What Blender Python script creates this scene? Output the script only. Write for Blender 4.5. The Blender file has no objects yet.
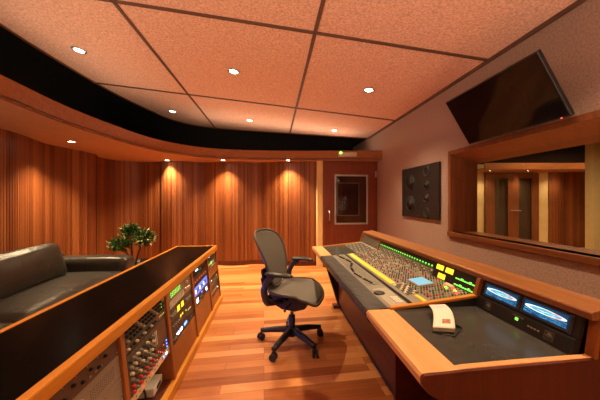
import bpy, bmesh, math, random
from mathutils import Vector, Matrix, Euler
random.seed(7)
S = bpy.context.scene
COL = S.collection
PI = math.pi
R = math.radians

# ------------------------------------------------------------------ materials
def _mat(name):
    m = bpy.data.materials.new(name); m.use_nodes = True
    nt = m.node_tree
    return m, nt, nt.nodes['Principled BSDF']
def N(nt, t, **kw):
    n = nt.nodes.new(t)
    for k, v in kw.items():
        if k in n.inputs: n.inputs[k].default_value = v
        else: setattr(n, k, v)
    return n
def ramp(nt, stops):
    n = nt.nodes.new('ShaderNodeValToRGB'); e = n.color_ramp.elements
    while len(e) < len(stops): e.new(0.5)
    for i, (p, c) in enumerate(stops):
        e[i].position = p; e[i].color = (*c, 1)
    return n
def plain(name, col, rough=0.5, metal=0.0, var=0.08, scale=30.0, bump=0.0, bscale=200.0, spec=0.5, ior=1.5):
    m, nt, b = _mat(name); L = nt.links
    tc = N(nt, 'ShaderNodeTexCoord')
    nz = N(nt, 'ShaderNodeTexNoise', Scale=scale, Detail=3.0); L.new(tc.outputs['Object'], nz.inputs['Vector'])
    c0 = tuple(max(0, c*(1-var)) for c in col); c1 = tuple(min(1, c*(1+var)) for c in col)
    rp = ramp(nt, [(0.3, c0), (0.7, c1)]); L.new(nz.outputs['Fac'], rp.inputs['Fac'])
    L.new(rp.outputs['Color'], b.inputs['Base Color'])
    b.inputs['Roughness'].default_value = rough; b.inputs['Metallic'].default_value = metal
    b.inputs['Specular IOR Level'].default_value = spec; b.inputs['IOR'].default_value = ior
    if bump:
        n2 = N(nt, 'ShaderNodeTexNoise', Scale=bscale, Detail=4.0); L.new(tc.outputs['Object'], n2.inputs['Vector'])
        bp = N(nt, 'ShaderNodeBump', Strength=bump, Distance=0.005); L.new(n2.outputs['Fac'], bp.inputs['Height'])
        L.new(bp.outputs['Normal'], b.inputs['Normal'])
    return m
def glow(name, col, strength):
    m, nt, b = _mat(name)
    b.inputs['Base Color'].default_value = (*[c*0.3 for c in col], 1)
    b.inputs['Emission Color'].default_value = (*col, 1); b.inputs['Emission Strength'].default_value = strength
    b.inputs['Roughness'].default_value = 0.3
    return m
def wood(name, c0, c1, axis='Y', rough=0.42, scale=9.0, coat=0.04):
    m, nt, b = _mat(name); L = nt.links
    tc = N(nt, 'ShaderNodeTexCoord'); mp = N(nt, 'ShaderNodeMapping')
    s = [scale*3]*3; s['XYZ'.index(axis)] = scale*0.22
    mp.inputs['Scale'].default_value = s
    L.new(tc.outputs['Object'], mp.inputs['Vector'])
    nz = N(nt, 'ShaderNodeTexNoise', Scale=1.0, Detail=6.0, Roughness=0.62, Distortion=0.6); L.new(mp.outputs['Vector'], nz.inputs['Vector'])
    rp = ramp(nt, [(0.28, c0), (0.72, c1)]); L.new(nz.outputs['Fac'], rp.inputs['Fac'])
    L.new(rp.outputs['Color'], b.inputs['Base Color'])
    b.inputs['Roughness'].default_value = rough; b.inputs['Coat Weight'].default_value = coat; b.inputs['Coat Roughness'].default_value = 0.2; b.inputs['Specular IOR Level'].default_value = 0.3
    return m
def slat_wood(name, pitch, stops, rough=0.42):
    """vertical strips, tone of each strip by its index along the wall (UV.x in metres)"""
    m, nt, b = _mat(name); L = nt.links
    uv = N(nt, 'ShaderNodeUVMap'); sp = N(nt, 'ShaderNodeSeparateXYZ'); L.new(uv.outputs['UV'], sp.inputs[0])
    dv = N(nt, 'ShaderNodeMath', operation='DIVIDE'); L.new(sp.outputs['X'], dv.inputs[0]); dv.inputs[1].default_value = pitch
    fl = N(nt, 'ShaderNodeMath', operation='FLOOR'); L.new(dv.outputs[0], fl.inputs[0])
    wn = N(nt, 'ShaderNodeTexWhiteNoise', noise_dimensions='1D'); L.new(fl.outputs[0], wn.inputs['W'])
    mp = N(nt, 'ShaderNodeMapping'); mp.inputs['Scale'].default_value = (60, 1.6, 1); L.new(uv.outputs['UV'], mp.inputs['Vector'])
    nz = N(nt, 'ShaderNodeTexNoise', Scale=1.0, Detail=5.0, Roughness=0.6); L.new(mp.outputs['Vector'], nz.inputs['Vector'])
    a = N(nt, 'ShaderNodeMath', operation='MULTIPLY_ADD'); L.new(nz.outputs['Fac'], a.inputs[0]); a.inputs[1].default_value = 0.7; a.inputs[2].default_value = -0.35
    a2 = N(nt, 'ShaderNodeMath', operation='ADD'); L.new(a.outputs[0], a2.inputs[0]); L.new(wn.outputs['Value'], a2.inputs[1])
    rp = ramp(nt, stops); L.new(a2.outputs[0], rp.inputs['Fac'])
    L.new(rp.outputs['Color'], b.inputs['Base Color'])
    b.inputs['Roughness'].default_value = rough
    return m
def plank_floor(name):
    m, nt, b = _mat(name); L = nt.links
    tc = N(nt, 'ShaderNodeTexCoord'); mp = N(nt, 'ShaderNodeMapping'); mp.inputs['Rotation'].default_value = (0, 0, R(-2.0))
    L.new(tc.outputs['Object'], mp.inputs['Vector'])
    br = N(nt, 'ShaderNodeTexBrick', offset=0.37, offset_frequency=3)
    br.inputs['Color1'].default_value = (0.0, 0.0, 0.0, 1); br.inputs['Color2'].default_value = (1, 1, 1, 1); br.inputs['Mortar'].default_value = (0.3, 0.3, 0.3, 1)
    br.inputs['Scale'].default_value = 1.0; br.inputs['Mortar Size'].default_value = 0.0012; br.inputs['Mortar Smooth'].default_value = 0.1
    br.inputs['Brick Width'].default_value = 0.82; br.inputs['Row Height'].default_value = 0.086
    L.new(mp.outputs['Vector'], br.inputs['Vector'])
    m2 = N(nt, 'ShaderNodeMapping'); m2.inputs['Scale'].default_value = (3, 38, 1); L.new(mp.outputs['Vector'], m2.inputs['Vector'])
    nz = N(nt, 'ShaderNodeTexNoise', Scale=1.0, Detail=5.0, Roughness=0.6); L.new(m2.outputs['Vector'], nz.inputs['Vector'])
    a = N(nt, 'ShaderNodeMath', operation='MULTIPLY_ADD'); L.new(nz.outputs['Fac'], a.inputs[0]); a.inputs[1].default_value = 0.6; a.inputs[2].default_value = -0.3
    a2 = N(nt, 'ShaderNodeMath', operation='ADD'); L.new(a.outputs[0], a2.inputs[0]); L.new(br.outputs['Color'], a2.inputs[1])
    rp = ramp(nt, [(0.0, (0.27, 0.078, 0.021)), (0.3, (0.42, 0.145, 0.042)), (0.7, (0.53, 0.21, 0.068)), (1.0, (0.64, 0.30, 0.115))])
    L.new(a2.outputs[0], rp.inputs['Fac'])
    mx = N(nt, 'ShaderNodeMixRGB', blend_type='MULTIPLY'); L.new(br.outputs['Fac'], mx.inputs['Fac'])
    L.new(rp.outputs['Color'], mx.inputs['Color1']); mx.inputs['Color2'].default_value = (0.35, 0.28, 0.22, 1)
    L.new(mx.outputs['Color'], b.inputs['Base Color'])
    b.inputs['Roughness'].default_value = 0.34; b.inputs['Specular IOR Level'].default_value = 0.3
    return m
def fabric(name, c0, c1, scale=75.0, rough=0.95):
    m, nt, b = _mat(name); L = nt.links
    tc = N(nt, 'ShaderNodeTexCoord')
    nz = N(nt, 'ShaderNodeTexNoise', Scale=scale, Detail=4.0, Roughness=0.7); L.new(tc.outputs['Object'], nz.inputs['Vector'])
    rp = ramp(nt, [(0.36, c0), (0.62, c1)]); L.new(nz.outputs['Fac'], rp.inputs['Fac'])
    L.new(rp.outputs['Color'], b.inputs['Base Color'])
    b.inputs['Roughness'].default_value = rough; b.inputs['Specular IOR Level'].default_value = 0.1
    bp = N(nt, 'ShaderNodeBump', Strength=0.5, Distance=0.004); L.new(nz.outputs['Fac'], bp.inputs['Height']); L.new(bp.outputs['Normal'], b.inputs['Normal'])
    return m
def glass(name, tint=(1, 1, 1), refl=0.08, rough=0.0):
    m, nt, b = _mat(name); L = nt.links
    nt.nodes.remove(b)
    out = nt.nodes['Material Output']
    tr = N(nt, 'ShaderNodeBsdfTransparent'); tr.inputs['Color'].default_value = (*tint, 1)
    gl = N(nt, 'ShaderNodeBsdfGlossy', Roughness=rough)
    fr = N(nt, 'ShaderNodeFresnel', IOR=1.45); ge = N(nt, 'ShaderNodeNewGeometry')
    iv = N(nt, 'ShaderNodeMath', operation='SUBTRACT'); iv.inputs[0].default_value = 1.0; L.new(ge.outputs['Backfacing'], iv.inputs[1])
    ml = N(nt, 'ShaderNodeMath', operation='MULTIPLY'); L.new(fr.outputs[0], ml.inputs[0]); L.new(iv.outputs[0], ml.inputs[1])
    mx = N(nt, 'ShaderNodeMixShader'); L.new(ml.outputs[0], mx.inputs[0]); L.new(tr.outputs[0], mx.inputs[1]); L.new(gl.outputs[0], mx.inputs[2])
    L.new(mx.outputs[0], out.inputs['Surface'])
    return m
def leather(name, col, rough=0.38):
    m = plain(name, col, rough, 0, 0.15, 6.0, 0.0)
    nt = m.node_tree; L = nt.links; b = nt.nodes['Principled BSDF']
    tc = N(nt, 'ShaderNodeTexCoord')
    n1 = N(nt, 'ShaderNodeTexNoise', Scale=7.0, Detail=2.0, Distortion=1.2); L.new(tc.outputs['Object'], n1.inputs['Vector'])
    n2 = N(nt, 'ShaderNodeTexVoronoi', Scale=240.0); L.new(tc.outputs['Object'], n2.inputs['Vector'])
    ad = N(nt, 'ShaderNodeMath', operation='MULTIPLY_ADD'); L.new(n2.outputs['Distance'], ad.inputs[0]); ad.inputs[1].default_value = 0.06; L.new(n1.outputs['Fac'], ad.inputs[2])
    bp = N(nt, 'ShaderNodeBump', Strength=0.3, Distance=0.025); L.new(ad.outputs[0], bp.inputs['Height']); L.new(bp.outputs['Normal'], b.inputs['Normal'])
    return m
def screen_mat(name):
    """spectrum picture: cyan bands and a pale lens shape on dark blue, UV 0..1"""
    m, nt, b = _mat(name); L = nt.links
    uv = N(nt, 'ShaderNodeUVMap'); sp = N(nt, 'ShaderNodeSeparateXYZ'); L.new(uv.outputs['UV'], sp.inputs[0])
    def math_(op, a, b_=None, c=None):
        n = N(nt, 'ShaderNodeMath', operation=op)
        for i, v in enumerate((a, b_, c)):
            if v is None: continue
            if isinstance(v, (int, float)): n.inputs[i].default_value = v
            else: L.new(v, n.inputs[i])
        return n.outputs[0]
    x = math_('MULTIPLY', math_('SUBTRACT', sp.outputs['X'], 0.5), 2.3)
    y0 = math_('SUBTRACT', sp.outputs['Y'], 0.6)
    rr = math_('SQRT', math_('ADD', math_('MULTIPLY', x, x), math_('MULTIPLY', math_('MULTIPLY', y0, y0), 30.0)))
    ring = math_('LESS_THAN', math_('ABSOLUTE', math_('SUBTRACT', rr, 0.9)), 0.11)
    inside = math_('LESS_THAN', rr, 0.8)
    mp = N(nt, 'ShaderNodeMapping'); mp.inputs['Scale'].default_value = (5, 34, 1); L.new(uv.outputs['UV'], mp.inputs['Vector'])
    nz = N(nt, 'ShaderNodeTexNoise', Scale=1.0, Detail=3.0); L.new(mp.outputs['Vector'], nz.inputs['Vector'])
    bands = ramp(nt, [(0.36, (0.0, 0.015, 0.05)), (0.54, (0.003, 0.07, 0.17)), (0.63, (0.05, 0.35, 0.6)), (0.72, (0.6, 0.85, 0.95))]); L.new(nz.outputs['Fac'], bands.inputs['Fac'])
    bands2 = ramp(nt, [(0.4, (0.02, 0.14, 0.28)), (0.55, (0.12, 0.42, 0.6)), (0.66, (0.75, 0.85, 0.7))]); L.new(nz.outputs['Fac'], bands2.inputs['Fac'])
    top = math_('LESS_THAN', sp.outputs['Y'], 0.46)
    m1 = N(nt, 'ShaderNodeMixRGB'); L.new(top, m1.inputs['Fac']); m1.inputs['Color1'].default_value = (0.002, 0.035, 0.08, 1); L.new(bands.outputs['Color'], m1.inputs['Color2'])
    m2 = N(nt, 'ShaderNodeMixRGB'); L.new(inside, m2.inputs['Fac']); L.new(m1.outputs['Color'], m2.inputs['Color1']); L.new(bands2.outputs['Color'], m2.inputs['Color2'])
    rc = ramp(nt, [(0.3, (0.75, 0.9, 0.95)), (0.55, (0.75, 0.85, 0.45)), (0.75, (0.7, 0.2, 0.15)), (0.95, (0.6, 0.85, 0.9))]); L.new(sp.outputs['X'], rc.inputs['Fac'])
    m3 = N(nt, 'ShaderNodeMixRGB'); L.new(ring, m3.inputs['Fac']); L.new(m2.outputs['Color'], m3.inputs['Color1']); L.new(rc.outputs['Color'], m3.inputs['Color2'])
    ins = math_('MULTIPLY', math_('MULTIPLY', math_('GREATER_THAN', sp.outputs['X'], .05), math_('LESS_THAN', sp.outputs['X'], .95)), math_('MULTIPLY', math_('GREATER_THAN', sp.outputs['Y'], .14), math_('LESS_THAN', sp.outputs['Y'], .93)))
    m4 = N(nt, 'ShaderNodeMixRGB'); L.new(ins, m4.inputs['Fac']); m4.inputs['Color1'].default_value = (0.002, 0.008, 0.015, 1); L.new(m3.outputs['Color'], m4.inputs['Color2'])
    L.new(m4.outputs['Color'], b.inputs['Emission Color']); b.inputs['Emission Strength'].default_value = 1.3
    b.inputs['Base Color'].default_value = (0.01, 0.01, 0.012, 1); b.inputs['Roughness'].default_value = 0.2
    return m
def print_mat(name):
    """white sheet with a pale blue print at its head and a small orange picture at its foot"""
    m, nt, b = _mat(name); L = nt.links
    uv = N(nt, 'ShaderNodeUVMap'); sp = N(nt, 'ShaderNodeSeparateXYZ'); L.new(uv.outputs['UV'], sp.inputs[0])
    def band(ch, lo, hi):
        a = N(nt, 'ShaderNodeMath', operation='GREATER_THAN'); L.new(sp.outputs[ch], a.inputs[0]); a.inputs[1].default_value = lo
        c = N(nt, 'ShaderNodeMath', operation='LESS_THAN'); L.new(sp.outputs[ch], c.inputs[0]); c.inputs[1].default_value = hi
        p = N(nt, 'ShaderNodeMath', operation='MULTIPLY'); L.new(a.outputs[0], p.inputs[0]); L.new(c.outputs[0], p.inputs[1]); return p
    def both(a, c):
        p = N(nt, 'ShaderNodeMath', operation='MULTIPLY'); L.new(a.outputs[0], p.inputs[0]); L.new(c.outputs[0], p.inputs[1]); return p
    mp = N(nt, 'ShaderNodeMapping'); mp.inputs['Scale'].default_value = (8, 30, 1); L.new(uv.outputs['UV'], mp.inputs['Vector'])
    nz = N(nt, 'ShaderNodeTexNoise', Scale=1.0, Detail=2.0); L.new(mp.outputs['Vector'], nz.inputs['Vector'])
    ink = N(nt, 'ShaderNodeMath', operation='GREATER_THAN'); L.new(nz.outputs['Fac'], ink.inputs[0]); ink.inputs[1].default_value = 0.5
    fb = both(both(band('X', .25, .8), band('Y', .72, .95)), ink)
    fo = both(band('X', .42, .82), band('Y', .12, .26))
    m1 = N(nt, 'ShaderNodeMixRGB'); L.new(fb.outputs[0], m1.inputs['Fac']); m1.inputs['Color1'].default_value = (0.74, 0.7, 0.62, 1); m1.inputs['Color2'].default_value = (0.4, 0.52, 0.75, 1)
    oc = ramp(nt, [(0.4, (0.7, 0.22, 0.08)), (0.55, (0.2, 0.12, 0.1))]); L.new(nz.outputs['Fac'], oc.inputs['Fac'])
    m2 = N(nt, 'ShaderNodeMixRGB'); L.new(fo.outputs[0], m2.inputs['Fac']); L.new(m1.outputs['Color'], m2.inputs['Color1']); L.new(oc.outputs['Color'], m2.inputs['Color2'])
    L.new(m2.outputs['Color'], b.inputs['Base Color']); b.inputs['Roughness'].default_value = 0.5
    return m

M = dict(
    floor=plank_floor('floor_planks'),
    slats=slat_wood('redwood_slats', 0.036, [(0.0, (0.135, 0.034, 0.009)), (0.4, (0.20, 0.056, 0.015)), (0.7, (0.235, 0.070, 0.019)), (1.0, (0.30, 0.10, 0.030))]),
    ceiling=fabric('ceiling_fabric', (0.58, 0.335, 0.255), (0.90, 0.575, 0.455), 55.0),
    wallfab=fabric('wall_fabric', (0.29, 0.205, 0.175), (0.42, 0.31, 0.27), 70.0),
    black=plain('black_void', (0.006, 0.006, 0.007), 0.95, 0, 0.1, 5),
    soffit=plain('soffit_underside', (0.55, 0.27, 0.155), 0.7, 0, 0.05, 8),
    cream=plain('cream_paint', (0.82, 0.62, 0.28), 0.7, 0, 0.04, 8),
    batten=plain('batten_brown', (0.12, 0.055, 0.035), 0.6, 0, 0.1, 8),
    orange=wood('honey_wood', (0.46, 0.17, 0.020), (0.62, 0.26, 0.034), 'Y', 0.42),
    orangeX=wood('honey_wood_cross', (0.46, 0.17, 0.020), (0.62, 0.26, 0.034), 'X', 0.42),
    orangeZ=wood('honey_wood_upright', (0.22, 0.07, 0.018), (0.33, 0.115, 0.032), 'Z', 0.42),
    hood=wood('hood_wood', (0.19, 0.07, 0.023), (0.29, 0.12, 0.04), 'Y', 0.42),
    pale=wood('pale_maple', (0.55, 0.28, 0.11), (0.68, 0.37, 0.16), 'Y', 0.42),
    fascia=wood('fascia_wood', (0.24, 0.075, 0.024), (0.36, 0.13, 0.042), 'X', 0.4),
    dark=wood('mahogany', (0.065, 0.013, 0.007), (0.11, 0.024, 0.011), 'Z', 0.4),
    darkY=wood('mahogany_long', (0.10, 0.026, 0.012), (0.16, 0.046, 0.02), 'Y', 0.4),
    doorw=wood('door_mahogany', (0.15, 0.033, 0.014), (0.23, 0.058, 0.024), 'Z', 0.36),
    brown=wood('walnut_reveal', (0.12, 0.04, 0.016), (0.2, 0.07, 0.028), 'Y', 0.28),
    brownZ=wood('walnut_upright', (0.15, 0.05, 0.02), (0.25, 0.09, 0.034), 'Z', 0.28),
    top=plain('black_laminate', (0.003, 0.003, 0.003), 0.24, 0, 0.2, 14, spec=0.3, ior=1.13),
    leather=leather('sofa_leather', (0.03, 0.028, 0.024), 0.33),
    pad=leather('armrest_leather', (0.035, 0.033, 0.033), 0.45),
    blackp=plain('black_plastic', (0.012, 0.012, 0.014), 0.42, 0, 0.1, 20),
    rubber=plain('rubber', (0.02, 0.02, 0.022), 0.7, 0, 0.1, 20),
    graph=plain('graphite_plastic', (0.035, 0.034, 0.036), 0.4, 0, 0.1, 20),
    meshf=fabric('woven_mesh', (0.085, 0.077, 0.069), (0.16, 0.146, 0.132), 420.0, 0.6),
    framegrey=plain('frame_grey', (0.075, 0.07, 0.062), 0.38, 0, 0.1, 20),
    metal=plain('steel', (0.6, 0.58, 0.55), 0.3, 0.9, 0.05, 20),
    darkmetal=plain('dark_metal', (0.1, 0.1, 0.1), 0.35, 0.8, 0.05, 20),
    alu=plain('aluminium_panel', (0.27, 0.235, 0.2), 0.42, 0.35, 0.06, 60),
    brownpan=plain('bronze_panel', (0.105, 0.06, 0.042), 0.5, 0.2, 0.06, 60),
    greypan=plain('grey_panel', (0.2, 0.185, 0.155), 0.5, 0.0, 0.08, 60),
    greyl=plain('light_grey_panel', (0.33, 0.3, 0.24), 0.5, 0.0, 0.08, 60),
    greyd=plain('dark_grey_panel', (0.075, 0.07, 0.06), 0.45, 0.0, 0.08, 60),
    desk=plain('grey_desk_mat', (0.045, 0.044, 0.041), 0.27, 0, 0.1, 20),
    yellowstrip=plain('yellow_strip', (0.85, 0.66, 0.03), 0.5, 0, 0.04, 20),
    white=plain('white_plastic', (0.7, 0.67, 0.6), 0.4, 0, 0.04, 20),
    offw=plain('cream_plastic', (0.55, 0.47, 0.32), 0.5, 0, 0.06, 40),
    red=plain('red_plastic', (0.5, 0.03, 0.03), 0.4, 0, 0.04, 20),
    greenp=plain('green_plastic', (0.06, 0.3, 0.05), 0.4, 0, 0.04, 20),
    bluepan=plain('blue_panel', (0.03, 0.08, 0.3), 0.4, 0, 0.1, 20),
    tv=plain('tv_glass', (0.006, 0.003, 0.005), 0.09, 0, 0.1, 3, spec=0.4, ior=1.25),
    doorframe=plain('door_window_frame', (0.5, 0.48, 0.5), 0.35, 0.5, 0.04, 20),
    glass=glass('window_glass'),
    smoke=glass('smoked_glass', (0.75, 0.72, 0.68)),
    led=glow('lamp_lens', (1.0, 0.86, 0.62), 22.0),
    gled=glow('green_led', (0.22, 1.0, 0.1), 1.3),
    gdim=glow('green_meter', (0.06, 0.4, 0.03), 0.25),
    gex=glow('exit_lamp', (0.25, 1.0, 0.1), 3.5),
    yled=glow('amber_meter', (1.0, 0.68, 0.03), 1.25),
    bled=glow('blue_led', (0.05, 0.18, 1.0), 5.0),
    bwl=glow('blue_white_led', (0.45, 0.7, 1.0), 4.0),
    bpan=glow('blue_backlight', (0.08, 0.2, 0.85), 0.9),
    rled=glow('red_led', (1.0, 0.08, 0.05), 1.6),
    lcd=glow('blue_lcd', (0.22, 0.58, 0.78), 0.6),
    screen=screen_mat('spectrum_screen'),
    paper=print_mat('printed_sheet'),
    leaf=plain('leaf_green', (0.02, 0.095, 0.014), 0.4, 0, 0.45, 25),
    leafl=plain('leaf_pale', (0.35, 0.4, 0.18), 0.4, 0, 0.3, 25),
    stem=plain('bark', (0.12, 0.07, 0.04), 0.8, 0, 0.2, 40),
    soil=plain('soil', (0.03, 0.02, 0.014), 0.95, 0, 0.3, 60),
    pot=plain('black_glazed_pot', (0.012, 0.011, 0.012), 0.25, 0, 0.1, 10),
    cone=plain('speaker_cone', (0.045, 0.043, 0.043), 0.25, 0, 0.1, 30),
    spk=plain('speaker_baffle', (0.014, 0.012, 0.013), 0.5, 0, 0.1, 30),
)

# ------------------------------------------------------------------ mesh builder
OFF = {}
class MB:
    def __init__(self): self.bm = bmesh.new()
    def box(self, a, b, rot=None, pivot=None):
        x0, y0, z0 = a; x1, y1, z1 = b
        vs = [self.bm.verts.new(p) for p in ((x0,y0,z0),(x1,y0,z0),(x1,y1,z0),(x0,y1,z0),(x0,y0,z1),(x1,y0,z1),(x1,y1,z1),(x0,y1,z1))]
        for f in ((0,3,2,1),(4,5,6,7),(0,1,5,4),(1,2,6,5),(2,3,7,6),(3,0,4,7)): self.bm.faces.new([vs[i] for i in f])
        if rot is not None:
            pv = Vector(pivot if pivot else ((x0+x1)/2,(y0+y1)/2,(z0+z1)/2))
            m = rot.to_matrix() if isinstance(rot, Euler) else rot
            for v in vs: v.co = m @ (v.co - pv) + pv
        return self
    def prism(self, poly, axis, lo, hi):
        def P(a, b, t): return {'Y': (a, t, b), 'X': (t, a, b), 'Z': (a, b, t)}[axis]
        A = [self.bm.verts.new(P(a, b, lo)) for a, b in poly]; B = [self.bm.verts.new(P(a, b, hi)) for a, b in poly]
        n = len(poly)
        self.bm.faces.new(A); self.bm.faces.new(list(reversed(B)))
        for i in range(n): self.bm.faces.new([A[i], B[i], B[(i+1)%n], A[(i+1)%n]])
        return self
    def lathe(self, prof, n=20, center=(0,0,0), rot=None, caps=True):
        c = Vector(center); m = rot.to_matrix() if isinstance(rot, Euler) else (rot or Matrix.Identity(3))
        rings = [[self.bm.verts.new(m @ Vector((r*math.cos(2*PI*i/n), r*math.sin(2*PI*i/n), z)) + c) for i in range(n)] for r, z in prof]
        for a, b in zip(rings, rings[1:]):
            for i in range(n): self.bm.faces.new([a[i], a[(i+1)%n], b[(i+1)%n], b[i]])
        if caps:
            self.bm.faces.new(list(reversed(rings[0]))); self.bm.faces.new(rings[-1])
        return self
    def tube(self, pts, r, n=8, closed=False):
        pts = [Vector(p) for p in pts]; k = len(pts)
        rs = r if isinstance(r, (list, tuple)) else [r]*k
        tang = []
        for i in range(k):
            a = pts[(i-1) % k] if (closed or i > 0) else pts[i]; b = pts[(i+1) % k] if (closed or i < k-1) else pts[i]
            tang.append((b-a).normalized())
        up = Vector((0,0,1)) if abs(tang[0].z) < .9 else Vector((1,0,0))
        nrm = (up - tang[0]*up.dot(tang[0])).normalized(); rings = []
        for i in range(k):
            nrm = (nrm - tang[i]*nrm.dot(tang[i])).normalized(); bn = tang[i].cross(nrm)
            rings.append([self.bm.verts.new(pts[i] + (nrm*math.cos(2*PI*j/n) + bn*math.sin(2*PI*j/n))*rs[i]) for j in range(n)])
        for i in range(k if closed else k-1):
            a, b = rings[i], rings[(i+1) % k]
            sh = 0
            if closed and i == k-1:
                sh = min(range(n), key=lambda s: (a[0].co - b[s].co).length)
            for j in range(n): self.bm.faces.new([a[j], a[(j+1)%n], b[(j+1+sh)%n], b[(j+sh)%n]])
        if not closed:
            self.bm.faces.new(list(reversed(rings[0]))); self.bm.faces.new(rings[-1])
        return self
    def grid(self, fn, nu, nv, uvs=False):
        V = [[self.bm.verts.new(fn(i/nu, j/nv)) for j in range(nv+1)] for i in range(nu+1)]
        lay = self.bm.loops.layers.uv.verify() if uvs else None
        for i in range(nu):
            for j in range(nv):
                f = self.bm.faces.new([V[i][j], V[i+1][j], V[i+1][j+1], V[i][j+1]])
                if uvs:
                    for lp, (a, b) in zip(f.loops, ((i,j),(i+1,j),(i+1,j+1),(i,j+1))): lp[lay].uv = (a/nu, b/nv)
        return self
    def pillow(self, c, size, rad=0.06, puff=(0,0,0), n=10, rot=None, pivot=None):
        """rounded, softly swollen box"""
        t = bmesh.new(); bmesh.ops.create_cube(t, size=2); bmesh.ops.subdivide_edges(t, edges=t.edges[:], cuts=n, use_grid_fill=True)
        h = Vector(size)/2; c = Vector(c); mp = {}
        m = rot.to_matrix() if rot else Matrix.Identity(3); pv = Vector(pivot) if pivot else c
        for v in t.verts:
            u = v.co.copy(); p = Vector((u.x*h.x, u.y*h.y, u.z*h.z))
            q = Vector([max(-(h[i]-rad), min(h[i]-rad, p[i])) for i in range(3)]); d = p - q
            if d.length > 1e-6: p = q + d.normalized()*rad
            for i in range(3):
                o = [k for k in range(3) if k != i]
                p[i] += math.copysign(1, u[i])*(abs(u[i])**2)*puff[i]*(1-u[o[0]]**2)*(1-u[o[1]]**2)
            mp[v.index] = self.bm.verts.new(m @ (p + c - pv) + pv)
        for f in t.faces: self.bm.faces.new([mp[v.index] for v in f.verts])
        t.free(); return self
    def build(self, name, mat, parent=None, smooth=False, bevel=0, solid=0, subsurf=0):
        off = OFF.get(parent.name, Vector()) if parent else Vector()
        bmesh.ops.recalc_face_normals(self.bm, faces=self.bm.faces[:])
        if off.length: bmesh.ops.translate(self.bm, verts=self.bm.verts[:], vec=-off)
        me = bpy.data.meshes.new(name); self.bm.to_mesh(me); self.bm.free()
        if smooth:
            for p in me.polygons: p.use_smooth = True
        me.materials.append(mat if not isinstance(mat, str) else M[mat])
        o = bpy.data.objects.new(name, me); COL.objects.link(o)
        if parent: o.parent = parent; OFF[o.name] = off
        if solid:
            md = o.modifiers.new('thick', 'SOLIDIFY'); md.thickness = solid; md.offset = 0
        if bevel:
            md = o.modifiers.new('bevel', 'BEVEL'); md.width = bevel; md.segments = 3; md.limit_method = 'ANGLE'; md.angle_limit = R(35)
        if subsurf:
            md = o.modifiers.new('sub', 'SUBSURF'); md.levels = subsurf; md.render_levels = subsurf
        return o
def tag(o, label, cat, group=None):
    o['label'] = label; o['category'] = cat
    if group: o['group'] = group
    return o
def thing(name, label, cat, loc=(0,0,0), rot=(0,0,0), group=None, world=False):
    """Empty at the thing's base; world=True: parts are then written in world coordinates"""
    o = bpy.data.objects.new(name, None); COL.objects.link(o); o.location = loc; o.rotation_euler = rot
    o.empty_display_size = 0.1
    OFF[o.name] = Vector(loc) if world else Vector()
    return tag(o, label, cat, group)
def struct(o): o['kind'] = 'structure'; return o
def sbox(name, a, b, mat, bevel=0): return struct(MB().box(a, b).build(name, mat, bevel=bevel))
MESH = {}
def inst(key, name, make, mat, parent, loc, rot=None):
    """copy of a small shared part"""
    k = (key, mat)
    if k not in MESH:
        mb = make(); bmesh.ops.recalc_face_normals(mb.bm, faces=mb.bm.faces[:])
        me = bpy.data.meshes.new(name); mb.bm.to_mesh(me); mb.bm.free(); me.materials.append(M[mat])
        MESH[k] = me
    o = bpy.data.objects.new(name, MESH[k]); COL.objects.link(o)
    o.parent = parent; o.location = Vector(loc) - OFF.get(parent.name, Vector())
    if rot is not None: o.rotation_euler = rot
    return o
def copy_tree(o, parent=None):
    c = o.copy(); COL.objects.link(c)
    if parent: c.parent = parent
    OFF[c.name] = OFF.get(o.name, Vector())
    for ch in list(o.children): copy_tree(ch, c)
    return c
def spline(pts, n):
    """Catmull-Rom through 2D/3D points"""
    P = [Vector(p) for p in pts]; P = [P[0]*2-P[1]] + P + [P[-1]*2-P[-2]]; out = []
    for i in range(1, len(P)-2):
        for k in range(n):
            t = k/n; a, b, c, d = P[i-1:i+3]
            out.append(0.5*((2*b) + (c-a)*t + (2*a-5*b+4*c-d)*t*t + (3*b-a-3*c+d)*t**3))
    out.append(P[-2]); return out
def resample(pts, step):
    out = [pts[0].copy()]; need = step
    for a, b in zip(pts, pts[1:]):
        seg = (b-a).length; pos = 0
        while seg - pos >= need:
            pos += need; out.append(a + (b-a)*(pos/seg)); need = step
        need -= seg - pos
    return out

# ------------------------------------------------------------------ camera
EYE = 1.33
cam = bpy.data.cameras.new('camera'); cam.lens = 255/600*36; cam.sensor_width = 36; cam.clip_start = 0.02
co = bpy.data.objects.new('camera', cam); COL.objects.link(co); co.location = (0, 0, EYE)
YAW = math.atan(27/255); co.rotation_euler = (PI/2, 0, -YAW); S.camera = co

# ------------------------------------------------------------------ room shell
SOF = 2.11                       # underside of the perimeter soffit
XR = 2.1                         # fabric wall on the right
def zc(x): return 2.883 - 0.087*x        # the sloped ceiling

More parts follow.
